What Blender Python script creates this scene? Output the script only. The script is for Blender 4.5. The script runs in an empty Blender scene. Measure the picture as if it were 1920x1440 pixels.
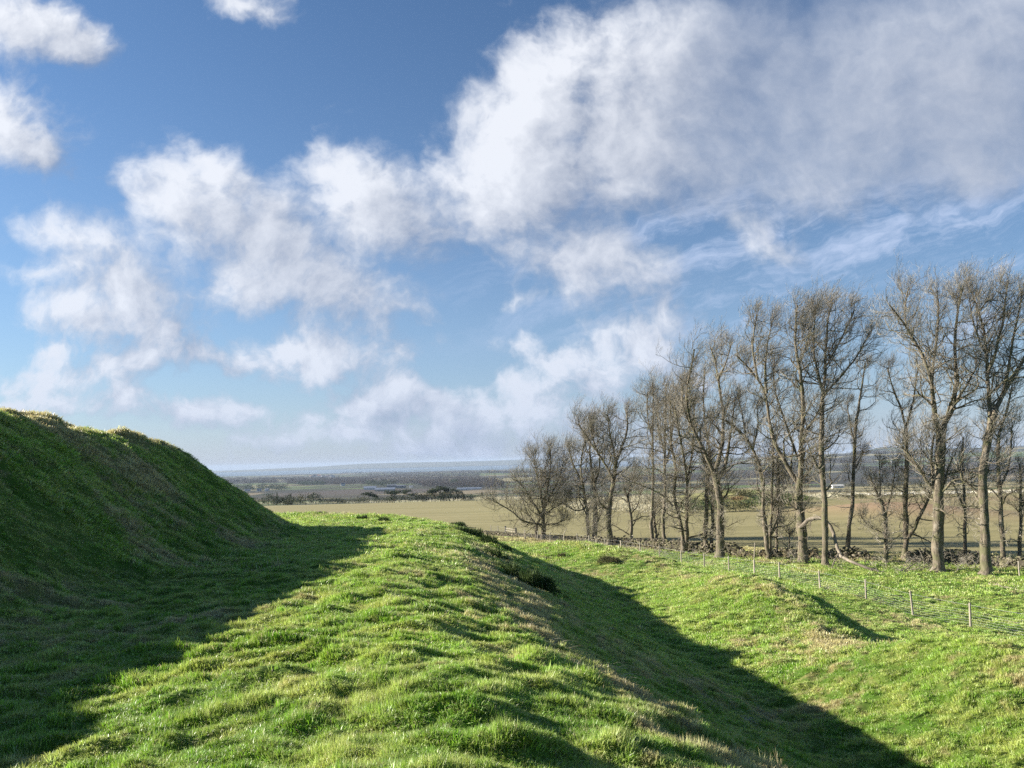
import bpy, math, random
import numpy as np
from mathutils import Matrix, Vector, Euler

# ------------------------------------------------------------------ camera, sun, exposure
S = bpy.context.scene
COL = S.collection
PITCH, ROLL, FPX = math.radians(5.62), math.radians(1.4), 1442.0
cam_d = bpy.data.cameras.new('camera')
cam = bpy.data.objects.new('camera', cam_d); COL.objects.link(cam)
cam_d.sensor_width = 36; cam_d.lens = FPX / 1920 * 36
cam_d.clip_start = 0.05; cam_d.clip_end = 120000
cam.matrix_world = Matrix.Rotation(math.radians(90) + PITCH, 4, 'X') @ Matrix.Rotation(-ROLL, 4, 'Z')
S.camera = cam
RM = np.array(cam.matrix_world.to_3x3())

SUN_AZ, SUN_EL = math.radians(-79), math.radians(20.6)      # azimuth measured from +Y towards +X
SUN_DIR = np.array([math.sin(SUN_AZ) * math.cos(SUN_EL), math.cos(SUN_AZ) * math.cos(SUN_EL), math.sin(SUN_EL)])
sd = bpy.data.lights.new('sun', 'SUN'); sd.energy = 5.0; sd.angle = math.radians(0.53); sd.color = (1.0, .93, .82)
so = bpy.data.objects.new('sun', sd); COL.objects.link(so)
so.rotation_euler = Vector(SUN_DIR).to_track_quat('Z', 'Y').to_euler(); so.location = (-60, 20, 60)

S.view_settings.view_transform = 'Standard'; S.view_settings.look = 'None'
S.view_settings.gamma = 1; S.view_settings.exposure = 1.42; S.view_settings.use_curve_mapping = False
S.render.engine = 'CYCLES'
S.cycles.max_bounces = 5; S.cycles.diffuse_bounces = 3; S.cycles.glossy_bounces = 2
S.cycles.transmission_bounces = 3; S.cycles.volume_bounces = 0; S.cycles.transparent_max_bounces = 8
S.cycles.sample_clamp_direct = 2.0; S.cycles.sample_clamp_indirect = 3.0
S.cycles.use_denoising = False

def raydir(px, py):
    c = np.array([(px - 960) / FPX, (720 - py) / FPX, -1.0])
    d = RM @ c
    return d / d[1]                                        # normalised to one unit forward
def uv(px, py):
    d = raydir(px, py); return d[0], d[2]

HAZE = 5.0e-5
# ------------------------------------------------------------------ node helpers
class NT:
    def __init__(s, tree): s.t = tree; s.x = 0
    def n(s, typ, **kw):
        nd = s.t.nodes.new(typ); nd.location = (s.x, 0); s.x += 40
        for k, v in kw.items(): setattr(nd, k, v)
        return nd
    def link(s, a, b): s.t.links.new(a, b)
    def put(s, sock, v):
        if isinstance(v, bpy.types.NodeSocket): s.t.links.new(v, sock)
        elif v is not None: sock.default_value = v
    def m(s, op, a, b=None, c=None, clamp=False):
        nd = s.n('ShaderNodeMath', operation=op); nd.use_clamp = clamp
        s.put(nd.inputs[0], a); s.put(nd.inputs[1], b)
        if c is not None: s.put(nd.inputs[2], c)
        return nd.outputs[0]
    def vm(s, op, a, b=None, sc=None):
        nd = s.n('ShaderNodeVectorMath', operation=op)
        s.put(nd.inputs[0], a)
        if b is not None: s.put(nd.inputs[1], b)
        if sc is not None: s.put(nd.inputs['Scale'], sc)
        return nd.outputs[0]
    def comb(s, x, y, z):
        nd = s.n('ShaderNodeCombineXYZ'); s.put(nd.inputs[0], x); s.put(nd.inputs[1], y); s.put(nd.inputs[2], z); return nd.outputs[0]
    def sep(s, v):
        nd = s.n('ShaderNodeSeparateXYZ'); s.put(nd.inputs[0], v); return nd.outputs
    def noise(s, vec, scale, detail=4, rough=.5, dist=0, col=False, lac=2.0):
        nd = s.n('ShaderNodeTexNoise'); s.put(nd.inputs['Vector'], vec); s.put(nd.inputs['Scale'], scale)
        nd.inputs['Detail'].default_value = detail; nd.inputs['Roughness'].default_value = rough
        nd.inputs['Distortion'].default_value = dist; nd.inputs['Lacunarity'].default_value = lac
        return nd.outputs['Color' if col else 'Fac']
    def ramp(s, f, a, b, lo=0.0, hi=1.0, smooth=True):
        nd = s.n('ShaderNodeMapRange'); nd.interpolation_type = 'SMOOTHSTEP' if smooth else 'LINEAR'
        s.put(nd.inputs['Value'], f); s.put(nd.inputs['From Min'], a); s.put(nd.inputs['From Max'], b)
        s.put(nd.inputs['To Min'], lo); s.put(nd.inputs['To Max'], hi); return nd.outputs[0]
    def mix(s, f, a, b, mode='MIX'):
        nd = s.n('ShaderNodeMix', data_type='RGBA', blend_type=mode)
        s.put(nd.inputs[0], f)
        s.put(nd.inputs[6], (*a, 1) if isinstance(a, tuple) and len(a) == 3 else a)
        s.put(nd.inputs[7], (*b, 1) if isinstance(b, tuple) and len(b) == 3 else b)
        return nd.outputs[2]
    def attr(s, name, vec=False):
        nd = s.n('ShaderNodeAttribute', attribute_name=name); return nd.outputs['Vector' if vec else 'Fac']

# ------------------------------------------------------------------ sky
# the clouds are weather: each ellipse is one cloud's direction (u = east/forward, v = up/forward), broken up by noise
CLOUDS = [  # photo px centre, radii, tilt (deg, counter-clockwise), strength
 (30,25,130,55,-18,1.2),(130,60,95,40,-22,1.1),(0,225,90,85,-40,1.3),(75,290,75,42,-40,1.0),
 (100,448,115,48,-8,.95),(60,520,90,26,0,.5),(240,545,125,62,-12,1.15),(150,590,95,40,-12,.9),(250,600,90,30,-10,.5),
 (330,375,90,95,-10,1.25),(395,330,80,60,-40,.75),(420,420,110,80,-30,.7),(630,340,100,75,-20,1.15),(660,420,130,62,-15,.8),
 (520,440,110,60,-30,.5),(478,545,56,48,0,.9),(620,530,92,52,-20,.85),(720,575,88,46,-15,.95),(810,450,55,75,-30,.34),(500,480,80,50,-40,.55),
 (950,330,175,120,25,1.35),(1090,290,140,100,10,1.05),(905,400,66,58,40,.75),(1060,130,150,110,50,1.0),(1000,210,120,90,40,.9),
 (1250,90,190,110,20,1.05),(1400,190,250,150,0,1.3),(1560,260,290,130,-3,1.25),(1750,130,250,170,0,1.2),(1900,60,220,160,0,1.1),
 (1700,310,210,70,-8,.9),(1880,220,130,90,0,.9),(1300,330,150,60,-20,.6),(1370,430,90,40,-30,.5),(1480,490,80,36,-10,.45),
 (1115,500,118,62,-12,1.7),(1180,520,70,42,0,.6),(1210,625,95,45,10,1.05),(1150,660,90,40,0,.6),
 (620,668,150,40,-4,1.2),(510,668,75,30,0,.9),(285,665,110,40,8,1.15),(410,668,38,22,-35,.6),(55,690,85,34,0,1.15),(85,655,42,22,0,.9),(163,702,28,16,-20,.8),
 (25,742,42,16,-10,1.0),(215,750,105,26,-8,1.1),(375,776,75,27,0,1.15),(475,772,36,18,0,1.0),
 (980,650,70,28,-20,.7),(1080,700,70,34,0,.85),(970,715,90,34,0,.8),(760,748,110,28,-3,.95),(900,765,160,40,0,.95),(620,790,200,22,0,.5),(1020,780,120,40,0,.65),
 (700,815,160,20,0,.7),(860,835,180,20,0,.6),(560,820,110,16,0,.5),(1150,800,120,30,0,.6),(700,760,60,26,0,.8),(800,752,50,24,0,.8),(1060,690,60,30,0,.5),
 (480,8,85,38,-10,.9),(980,568,50,16,5,.45),(1300,700,120,50,0,.6),
]
world = bpy.data.worlds.new('World'); S.world = world; world.use_nodes = True
wt = world.node_tree; wt.nodes.clear(); W = NT(wt)

grp = bpy.data.node_groups.new('cloud_density', 'ShaderNodeTree')
grp.interface.new_socket('uv', in_out='INPUT', socket_type='NodeSocketVector')
grp.interface.new_socket('density', in_out='OUTPUT', socket_type='NodeSocketFloat')
G = NT(grp); gi = G.n('NodeGroupInput'); go = G.n('NodeGroupOutput')
p = gi.outputs[0]
wn = G.vm('SUBTRACT', G.noise(p, 4.2, 5, .58, col=True), (.5, .5, .5))
pw = G.vm('ADD', p, G.vm('SCALE', wn, sc=.11))
acc = None
for cx, cy, rx, ry, rot, st in CLOUDS:
    u0, v0 = uv(cx, cy)
    mp = G.n('ShaderNodeMapping', vector_type='TEXTURE')
    G.link(pw, mp.inputs['Vector'])
    mp.inputs['Location'].default_value = (u0, v0, 0); mp.inputs['Rotation'].default_value = (0, 0, math.radians(rot) + ROLL)
    mp.inputs['Scale'].default_value = (rx * 2.0 / FPX, ry * 2.0 / FPX, 1)
    gr = G.n('ShaderNodeTexGradient', gradient_type='QUADRATIC_SPHERE'); G.link(mp.outputs[0], gr.inputs[0])
    b = G.m('MULTIPLY', gr.outputs['Fac'], st)
    acc = b if acc is None else G.m('ADD', acc, b)
acc = G.m('SUBTRACT', 1.0, G.m('EXPONENT', G.m('MULTIPLY', acc, -2.1)))
_pv = G.sep(p)[1]
n1a = G.noise(pw, 7.5, 11, .60, dist=.10)
n1b = G.noise(pw, 17.0, 9, .60, dist=.10)
_k = G.ramp(_pv, .10, .34)
n1a = G.m('ADD', G.m('MULTIPLY', n1a, .72), G.m('MULTIPLY', n1b, .28))
n1 = G.m('ADD', G.m('MULTIPLY', n1a, _k), G.m('MULTIPLY', n1b, G.m('SUBTRACT', 1.0, _k)))
_bl = G.m('ABSOLUTE', G.m('SUBTRACT', G.noise(pw, 13.0, 6, .55), .5))
n1 = G.m('ADD', n1, G.m('MULTIPLY', G.m('SUBTRACT', .09, _bl), .55))
n2 = G.noise(pw, 3.3, 3, .5)
_uu = G.sep(p)[0]
_bank = G.m('MULTIPLY', G.ramp(_uu, .08, .30), G.ramp(_pv, .27, .40))
den = G.m('ADD', acc, G.m('MULTIPLY', G.m('SUBTRACT', n1, .5), G.m('SUBTRACT', 2.15, G.m('MULTIPLY', _bank, 1.35))))
den = G.m('ADD', den, G.m('MULTIPLY', G.m('SUBTRACT', n2, .5), .5))
G.link(den, go.inputs[0])

tc = W.n('ShaderNodeTexCoord'); dr = tc.outputs['Generated']
dx, dy, dz = W.sep(dr)
ys = W.m('MAXIMUM', dy, .12)
u = W.m('DIVIDE', dx, ys); v = W.m('DIVIDE', dz, ys)
front = W.comb(u, v, 0.0)
def dens(off):
    g = W.n('ShaderNodeGroup'); g.node_tree = grp
    W.link(W.vm('ADD', front, off), g.inputs[0]); return g.outputs[0]
d0 = dens((0, 0, 0)); d1 = dens((-.030, .020, 0)); d2 = dens((-.085, .065, 0))
greyz = W.m('MULTIPLY', W.ramp(u, .06, .45), W.ramp(v, .27, .42))
alpha = W.ramp(d0, .22, W.m('ADD', .98, W.m('MULTIPLY', greyz, .40)))
alpha = W.m('MULTIPLY', alpha, .93)
lit = W.m('ADD', W.m('MULTIPLY', W.m('SUBTRACT', d0, d1), .62), W.m('MULTIPLY', W.m('SUBTRACT', d0, d2), .52))
lit = W.m('ADD', lit, .50)
thick = W.ramp(d0, .75, 1.75)
lit = W.m('SUBTRACT', lit, W.m('MULTIPLY', thick, .12))
# the big bank to the right of the sky is thicker and greyer
lit = W.m('SUBTRACT', lit, W.m('MULTIPLY', greyz, .19), clamp=True)
ccol = W.mix(lit, (.110, .130, .175), (.352, .362, .385))
sky = W.n('ShaderNodeTexSky', sky_type='NISHITA'); sky.sun_disc = False
sky.sun_elevation = SUN_EL; sky.sun_rotation = SUN_AZ
sky.altitude = 100; sky.air_density = 1.1; sky.dust_density = .2; sky.ozone_density = 5.0
skyc = W.vm('MULTIPLY', W.vm('SCALE', sky.outputs[0], sc=.050), (.95, .975, 1.0))
# thin high streaks
vs = W.comb(W.m('ADD', W.m('MULTIPLY', u, 2.2), W.m('MULTIPLY', v, -3.5)), W.m('MULTIPLY', W.m('ADD', v, W.m('MULTIPLY', u, -.30)), 17.0), 0)
cir = W.noise(W.vm('ADD', vs, W.vm('SCALE', W.noise(front, 5.0, 4, .6, col=True), sc=1.6)), 1.3, 7, .64, dist=.3)
cz = W.m('MULTIPLY', W.ramp(v, .10, .18), W.ramp(v, .42, .30))
cz = W.m('MULTIPLY', cz, W.ramp(u, -.25, .35))
cirm = W.m('MULTIPLY', W.m('MULTIPLY', W.ramp(cir, .44, .72), cz), .75)
c1 = W.mix(cirm, skyc, (.24, .28, .37))
c2 = W.mix(alpha, c1, ccol)
# hazy air low down
hz = W.m('EXPONENT', W.m('MULTIPLY', W.m('MAXIMUM', v, 0.0), -6.0))
c3 = W.mix(W.m('MULTIPLY', hz, .72), c2, (.178, .218, .300))
bg = W.n('ShaderNodeBackground'); W.link(c3, bg.inputs[0]); bg.inputs[1].default_value = 1.0
wo = W.n('ShaderNodeOutputWorld'); W.link(bg.outputs[0], wo.inputs[0])
world.cycles.sampling_method = 'MANUAL'; world.cycles.sample_map_resolution = 512

# ------------------------------------------------------------------ noise in numpy
RNG = np.random.RandomState(7)
_perm = RNG.permutation(4096).astype(np.int32)
_ang = RNG.rand(4096) * 2 * np.pi
_gx, _gy = np.cos(_ang), np.sin(_ang)
def perlin(x, y, seed=0):
    xi = np.floor(x).astype(np.int64); yi = np.floor(y).astype(np.int64)
    xf = x - xi; yf = y - yi
    def g(ix, iy, fx, fy):
        h = _perm[(_perm[(ix + seed * 57) & 4095] + iy) & 4095]
        return _gx[h] * fx + _gy[h] * fy
    su = xf * xf * xf * (xf * (xf * 6 - 15) + 10); sv = yf * yf * yf * (yf * (yf * 6 - 15) + 10)
    a = g(xi, yi, xf, yf); b = g(xi + 1, yi, xf - 1, yf); c = g(xi, yi + 1, xf, yf - 1); d = g(xi + 1, yi + 1, xf - 1, yf - 1)
    return (a + su * (b - a)) * (1 - sv) + (c + su * (d - c)) * sv
def fbm(x, y, o=4, seed=0, r=.5):
    s = 0; a = 1; t = 0
    for i in range(o):
        s = s + a * perlin(x, y, seed + i); t += a; a *= r; x = x * 2.03 + 5.1; y = y * 2.03 - 3.7
    return s / t * 1.6
def sstep(x, a, b):
    t = np.clip((x - a) / (b - a), 0, 1); return t * t * (3 - 2 * t)

# ------------------------------------------------------------------ terrain height (camera eye = z 0)
EP = np.array([(3.85,-60),(2.95,-35),(2.15,-18),(1.55,-8),(1.15,0),(0.9,4.5),(0.55,7),(-0.05,9.2),(-0.75,11.8),(-1.45,16.5),(-2.35,25),(-2.83,33),(-3.3,40),(-5.5,46.5),(-10,53),(-18,59),(-31,65),(-50,69),(-80,68),(-110,58)], float)
def catmull(P, n=14):
    out = []
    for i in range(1, len(P) - 2):
        p0, p1, p2, p3 = P[i-1], P[i], P[i+1], P[i+2]
        for t in np.linspace(0, 1, n, endpoint=False):
            out.append(.5 * (2*p1 + (p2-p0)*t + (2*p0-5*p1+4*p2-p3)*t*t + (3*p1-p0-3*p2+p3)*t**3))
    return np.array(out)
EDG = catmull(EP)
_seg = np.diff(EDG, axis=0); _L = np.hypot(*_seg.T); ET = np.concatenate([[0], np.cumsum(_L)])
ET -= ET[np.argmin(np.hypot(EDG[:, 0] - 1.8, EDG[:, 1]))]
_tan = np.gradient(EDG, axis=0); _tan /= np.hypot(*_tan.T)[:, None]
def st_coords(x, y):
    s = np.empty(x.shape); t = np.empty(x.shape)
    for i in range(0, x.size, 60000):
        xx, yy = x[i:i+60000, None], y[i:i+60000, None]
        d = (xx - EDG[None, :, 0]) ** 2 + (yy - EDG[None, :, 1]) ** 2
        k = d.argmin(1)
        rx, ry = x[i:i+60000] - EDG[k, 0], y[i:i+60000] - EDG[k, 1]
        tx, ty = _tan[k, 0], _tan[k, 1]
        s[i:i+60000] = rx * ty - ry * tx
        t[i:i+60000] = ET[k] + rx * tx + ry * ty
    return s, t
def base_outer(x, y):
    r = np.maximum(y, np.hypot(x, y) * .75)
    z = np.interp(r, [0, 40, 60, 100, 300, 520, 560, 700, 1000, 1500, 2500, 5000, 8500, 9200, 12000, 40000],
                     [-8.4, -8.9, -9.2, -10.2, -17.8, -26.6, -29, -37, -50, -65, -80, -95, -108, -112, -118, -118])
    far = sstep(r, 560, 1500)
    z = z + far * (fbm(x / 900, y / 900, 3, 31) * 9)
    # hills rising to the right in the distance
    az = np.degrees(np.arctan2(x, np.maximum(y, 1)))
    rr = np.hypot(x, y)
    land = sstep(az, 9, 17)
    z = z + land * sstep(rr, 2600, 7500) * (72 + 36 * sstep(az, 18, 30) + 14 * perlin(az / 5.0, rr / 3000, 40))
    z = z + 38 * np.exp(-((az - 25.6) / 1.0) ** 2 - ((rr - 7600) / 700) ** 2)
    z = z - sstep(rr, 9000, 14000) * land * 60
    # low banks inside the field beyond the trees
    def bump(cx, cy, wx, wy, h):
        return h * np.exp(-((x - cx) / wx) ** 2 - ((y - cy) / wy) ** 2)
    z = z + bump(36, 215, 26, 14, 2.6) + bump(62, 205, 20, 12, 4.2) + bump(72, 150, 14, 22, 2.2) + bump(92, 190, 30, 12, 1.2)
    return z
def height(x, y, fine=True, st=None):
    x = np.asarray(x, float); y = np.asarray(y, float)
    sh = x.shape; x = x.ravel(); y = y.ravel()
    z = base_outer(x, y)
    near = np.hypot(x + 15, y - 20) < 150
    if near.any():
        xn, yn = x[near], y[near]
        s, t = st_coords(xn, yn)
        s0 = s + 0.55 * fbm(t / 6.5, s / 9.0, 2, 3) * sstep(np.abs(s), 0, 3)
        zR = np.interp(t, [-40, 0, 5, 10, 16, 25, 42, 55, 80, 120], [-1.6, -1.68, -1.85, -2.1, -2.35, -2.72, -3.25, -3.5, -3.9, -4.5]) + .10 * perlin(t / 7, t * 0 + .3, 9)
        zD = np.interp(t, [-40, 0, 15, 30, 50, 80, 110], [-5.2, -5.55, -5.85, -6.05, -6.7, -7.8, -8.5])
        zR2 = np.interp(t, [-40, 0, 15, 19, 26, 36, 53, 73, 95], [-4.5, -4.7, -4.85, -4.95, -5.1, -5.6, -6.55, -7.9, -9.0])
        zR2 = zR2 + .38 * np.sin(t * .42 + 1.1) * np.exp(-((t - 30) / 24) ** 2)
        zM = np.interp(t, [-40, 0, 12, 19, 27, 33, 37, 42, 50, 70, 110], CREST)
        floor = np.interp(t, [-40, 0, 15, 40, 60], [-2.35, -2.45, -2.75, -3.35, -3.9])
        out = z[near]
        sk = [-60, -24, -14.2, -7.2, -1.2, .25, 7.1, 11.9, 18.8, 30]
        zk = [zM * .35, zM - .5, zM, floor, zR, zR - .26, zD, zR2, out * .55 + (zR2 - 1.2) * .45 - .35, out]
        lin = [.3, .3, .35, .2, .2, .72, .15, .15, .35]
        zz = np.where(s0 < sk[0], zk[0], out)
        for i in range(len(sk) - 1):
            mk = (s0 >= sk[i]) & (s0 < sk[i+1])
            f = (s0 - sk[i]) / (sk[i+1] - sk[i]); w = lin[i] * f + (1 - lin[i]) * f * f * (3 - 2 * f)
            v = zk[i] + (zk[i+1] - zk[i]) * w
            zz = np.where(mk, v, zz)
        fade = sstep(np.hypot(xn + 15, yn - 20), 150, 100)
        z[near] = out + (zz - out) * fade
        # hump in the outer bank, rough mound crest
        z[near] += .40 * np.exp(-((s - 11.8) / 2.4) ** 2 - ((t - 50) / 3.2) ** 2) + .16 * np.exp(-((s - 12.3) / 2.6) ** 2 - ((t - 29) / 4.5) ** 2) - 1.0 * np.exp(-((s - 16.0) / 2.6) ** 2 - ((t - 23) / 5.5) ** 2) - .35 * np.exp(-((s - 12) / 2.5) ** 2 - ((t - 21.5) / 2.5) ** 2) + .3 * np.exp(-((s - 12.3) / 2.0) ** 2 - ((t - 16) / 3) ** 2)
        z[near] += sstep(s, -6.5, -9) * (.26 * fbm(xn / 2.2, yn / 1.3, 3, 25) + .16 * np.abs(perlin(xn / 3.5, yn / .9 + xn * .2, 27)))
        z[near] += sstep(s, -11, -14) * .36 * fbm(xn / 1.6, yn / 1.6, 3, 21)
    if fine:
        r = np.hypot(x, y)
        k = sstep(r, 180, 60)
        mk = k > 0
        if mk.any():
            xm, ym = x[mk], y[mk]
            warp = perlin(xm / 3.1, ym / 3.1, 60) * .9
            a = fbm(xm / 2.6, ym / 1.7 + warp, 3, 61) * .085
            b1 = perlin(xm / .95 + warp, ym / .50, 70)
            b2 = perlin(xm / .50, ym / .30 + warp, 75)
            b = (np.clip(b1 + .10, 0, 1) ** .75) * .13 + (np.clip(b2 + .05, 0, 1) ** .75) * .15 + np.clip(perlin(xm / .30, ym / .19 + warp, 78), 0, 1) * .075
            c = perlin(xm / .17, ym / .13, 80) * .018
            z[mk] += k[mk] * (1 - .85 * sstep(ym, np.interp(xm, [-60, -10, 5, 20, 35, 60, 120], [126, 113, 99, 85, 72, 63, 51]) - 1, np.interp(xm, [-60, -10, 5, 20, 35, 60, 120], [126, 113, 99, 85, 72, 63, 51]) + 2)) * (a + b + c * (r[mk] < 40)) * sstep(r[mk], .5, 2.5)
    return z.reshape(sh)
CREST = [1.4, 1.4, 1.65, 2.15, 1.85, 1.5, 1.2, .9, .5, .3, .2]
def hz(x, y, fine=False): return float(height(np.array([x]), np.array([y]), fine)[0])
def hit(px, py, near=2.5, far=3000):
    if near == 30 and px < 1330: near = 60 if px > 1000 else 75
    """where the ray through a pixel meets the ground: used to read real positions off the photograph"""
    d = raydir(px, py)
    ys = np.exp(np.linspace(math.log(near), math.log(far), 2500))
    z = height(d[0] * ys, ys, False)
    below = d[2] * ys < z
    k = int(np.argmax(below)) if below.any() else len(ys) - 1
    return d[0] * ys[k], ys[k], float(z[k])

def mesh_obj(name, V, F, mats=(), parent=None, smooth=False, attrs=None, mat_idx=None):
    """V (n,3) array, F (m,3|4) array or list of arrays -> one linked mesh object"""
    me = bpy.data.meshes.new(name)
    Fs = F if isinstance(F, list) else [F]
    Fs = [np.asarray(f, np.int32) for f in Fs if len(f)]
    nl = sum(f.size for f in Fs); nf = sum(len(f) for f in Fs)
    me.vertices.add(len(V)); me.vertices.foreach_set('co', np.asarray(V, np.float32).ravel())
    me.loops.add(nl); me.loops.foreach_set('vertex_index', np.concatenate([f.ravel() for f in Fs]))
    me.polygons.add(nf)
    tot = np.concatenate([np.full(len(f), f.shape[1], np.int32) for f in Fs])
    me.polygons.foreach_set('loop_start', np.concatenate([[0], np.cumsum(tot)[:-1]]).astype(np.int32))
    if mat_idx is not None: me.polygons.foreach_set('material_index', np.asarray(mat_idx, np.int32))
    me.polygons.foreach_set('use_smooth', np.full(nf, smooth, bool))
    me.update(calc_edges=True)
    for m_ in mats: me.materials.append(m_)
    if attrs:
        for k, a in attrs.items():
            at = me.attributes.new(k, 'FLOAT', 'POINT'); at.data.foreach_set('value', np.asarray(a, np.float32))
    ob = bpy.data.objects.new(name, me); COL.objects.link(ob)
    if parent is not None: ob.parent = parent
    return ob
def tag(o, label=None, cat=None, group=None, kind=None):
    if label: o['label'] = label
    if cat: o['category'] = cat
    if group: o['group'] = group
    if kind: o['kind'] = kind
    return o
def empty(name, loc, label, cat, group=None):
    o = bpy.data.objects.new(name, None); COL.objects.link(o); o.location = loc; o.empty_display_size = .3
    return tag(o, label, cat, group)

# ------------------------------------------------------------------ materials
def new_mat(name):
    m_ = bpy.data.materials.new(name); m_.use_nodes = True; m_.node_tree.nodes.clear()
    return m_, NT(m_.node_tree)
def finish(N, col, rough=.8, bump=None, bstr=.3, bdist=.02, spec=.3, trans=None):
    b = N.n('ShaderNodeBsdfPrincipled'); N.put(b.inputs['Base Color'], (*col, 1) if isinstance(col, tuple) else col)
    N.put(b.inputs['Roughness'], rough); N.put(b.inputs['Specular IOR Level'], spec)
    if bump is not None:
        bp = N.n('ShaderNodeBump'); N.put(bp.inputs['Height'], bump); bp.inputs['Strength'].default_value = bstr; bp.inputs['Distance'].default_value = bdist
        N.link(bp.outputs[0], b.inputs['Normal'])
    out = b.outputs[0]
    if trans is not None:
        t = N.n('ShaderNodeBsdfTranslucent'); N.put(t.inputs[0], trans[0])
        mx = N.n('ShaderNodeMixShader'); mx.inputs[0].default_value = trans[1]
        N.link(out, mx.inputs[1]); N.link(t.outputs[0], mx.inputs[2]); out = mx.outputs[0]
    o = N.n('ShaderNodeOutputMaterial'); N.link(out, o.inputs[0])
def simple_mat(name, c1, c2, scale=3, rough=.85, bstr=.4, bdist=.01, detail=5, stretch=None, spec=.3):
    m_, N = new_mat(name); g = N.n('ShaderNodeNewGeometry'); p_ = g.outputs['Position']
    if stretch: p_ = N.vm('MULTIPLY', p_, stretch)
    f = N.noise(p_, scale, detail, .6); f2 = N.noise(p_, scale * 4.3, 4, .6)
    col = N.mix(N.ramp(f, .3, .7), c1, c2)
    col = N.mix(N.m('MULTIPLY', N.ramp(f2, .35, .7), .35), col, tuple(c * .6 for c in c1))
    finish(N, col, rough, f2, bstr, bdist, spec)
    return m_

def grass_colour(N, pos):
    """turf colour by place: green with straw, brown and yellow-green patches; shared by soil sheet and blades"""
    a = N.noise(pos, .22, 3, .5); b_ = N.noise(pos, 1.1, 4, .6); c_ = N.noise(pos, 5.0, 3, .6)
    col = N.mix(N.ramp(a, .35, .65), (.078, .165, .016), (.135, .225, .028))
    col = N.mix(N.ramp(b_, .42, .66), col, (.165, .225, .04))
    col = N.mix(N.m('MULTIPLY', N.ramp(c_, .56, .72), .6), col, (.045, .11, .012))
    straw = N.m('ADD', N.m('MULTIPLY', N.attr('straw'), 1.0), N.m('MULTIPLY', N.ramp(b_, .38, .30), .10))
    sn = N.noise(pos, 2.6, 5, .65)
    sm = N.ramp(N.m('ADD', sn, N.m('MULTIPLY', straw, .40)), .58, .80)
    col = N.mix(N.m('MULTIPLY', sm, .85), col, (.33, .265, .115))
    return col

mat_turf, N = new_mat('turf')
g = N.n('ShaderNodeNewGeometry'); pos = g.outputs['Position']
gcol = grass_colour(N, pos)
gcol = N.mix(.5, gcol, (.035, .055, .012))
# the sown field: pale olive with drill lines, brown soil patches
lines = N.noise(N.vm('MULTIPLY', pos, (.012, .19, .1)), 1.0, 6, .65)
fl = N.noise(pos, .5, 4, .6); fb = N.noise(pos, .02, 4, .55)
fcol = N.mix(N.ramp(lines, .35, .65), (.235, .208, .095), (.31, .27, .132))
fcol = N.mix(N.m('MULTIPLY', N.ramp(fl, .4, .7), .4), fcol, (.20, .18, .075))
fcol = N.mix(N.m('MULTIPLY', N.ramp(fb, .5, .75), .5), fcol, (.25, .20, .10))
fcol = N.mix(N.attr('soil'), fcol, (.28, .195, .115))
rg = N.noise(pos, .8, 6, .65)
rcol = N.mix(N.ramp(rg, .38, .62), (.10, .13, .035), (.36, .34, .15))
fcol = N.mix(N.attr('rough'), fcol, rcol)
# patchwork of distant fields and woods
wp = N.vm('ADD', pos, N.vm('SCALE', N.noise(pos, .0012, 3, .5, col=True), sc=260.0))
vor = N.n('ShaderNodeTexVoronoi', feature='F1'); N.link(N.vm('MULTIPLY', wp, (.0022, .0030, 0)), vor.inputs['Vector']); vor.inputs['Scale'].default_value = 1
vr = N.sep(vor.outputs['Color'])
cr = N.n('ShaderNodeValToRGB'); cr.color_ramp.interpolation = 'CONSTANT'
els = [(0, (.10, .14, .04)), (.2, (.28, .24, .12)), (.36, (.13, .17, .05)), (.5, (.075, .06, .045)), (.62, (.20, .16, .095)), (.75, (.10, .13, .045)), (.88, (.30, .27, .14))]
while len(cr.color_ramp.elements) < len(els): cr.color_ramp.elements.new(.5)
for e, (p_, c_) in zip(cr.color_ramp.elements, els): e.position = p_; e.color = (*c_, 1)
N.link(vr[0], cr.inputs[0])
ve = N.n('ShaderNodeTexVoronoi', feature='DISTANCE_TO_EDGE'); N.link(N.vm('MULTIPLY', wp, (.0022, .0030, 0)), ve.inputs['Vector']); ve.inputs['Scale'].default_value = 1
farc = N.mix(N.ramp(ve.outputs['Distance'], .015, .045), (.035, .04, .022), cr.outputs[0])
wf = N.noise(pos, .0016, 4, .55)
farc = N.mix(N.m('MULTIPLY', N.ramp(wf, .45, .50), .9), farc, (.036, .034, .024))
col = N.mix(N.attr('field'), gcol, fcol); col = N.mix(N.attr('far'), col, farc)
bn = N.noise(pos, 14, 5, .7)
finish(N, col, .95, bn, .5, .03, .15)

# ------------------------------------------------------------------ the ground: one polar sheet
def polar_grid():
    r = np.concatenate([np.exp(np.linspace(math.log(1.2), math.log(170), 900, endpoint=False)), np.exp(np.linspace(math.log(170), math.log(24000), 230))])
    a = np.concatenate([np.linspace(-180, -60, 80, endpoint=False), np.linspace(-60, -38, 130, endpoint=False), np.linspace(-38, 38, 760, endpoint=False), np.linspace(38, 60, 90, endpoint=False), np.linspace(60, 180, 80)])
    a = np.radians(a)
    A, R = np.meshgrid(a, r)
    return R * np.sin(A), R * np.cos(A), len(r), len(a)
gx, gy, nr, na = polar_grid()
gzz = height(gx, gy)
V = np.stack([gx.ravel(), gy.ravel(), gzz.ravel()], 1)
i = np.arange(nr - 1)[:, None] * na + np.arange(na - 1)[None, :]
F = np.stack([i, i + 1, i + na + 1, i + na], -1).reshape(-1, 4)[:, ::-1]
V = np.vstack([V, [[0, 0, hz(0, 0)]]])
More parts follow.
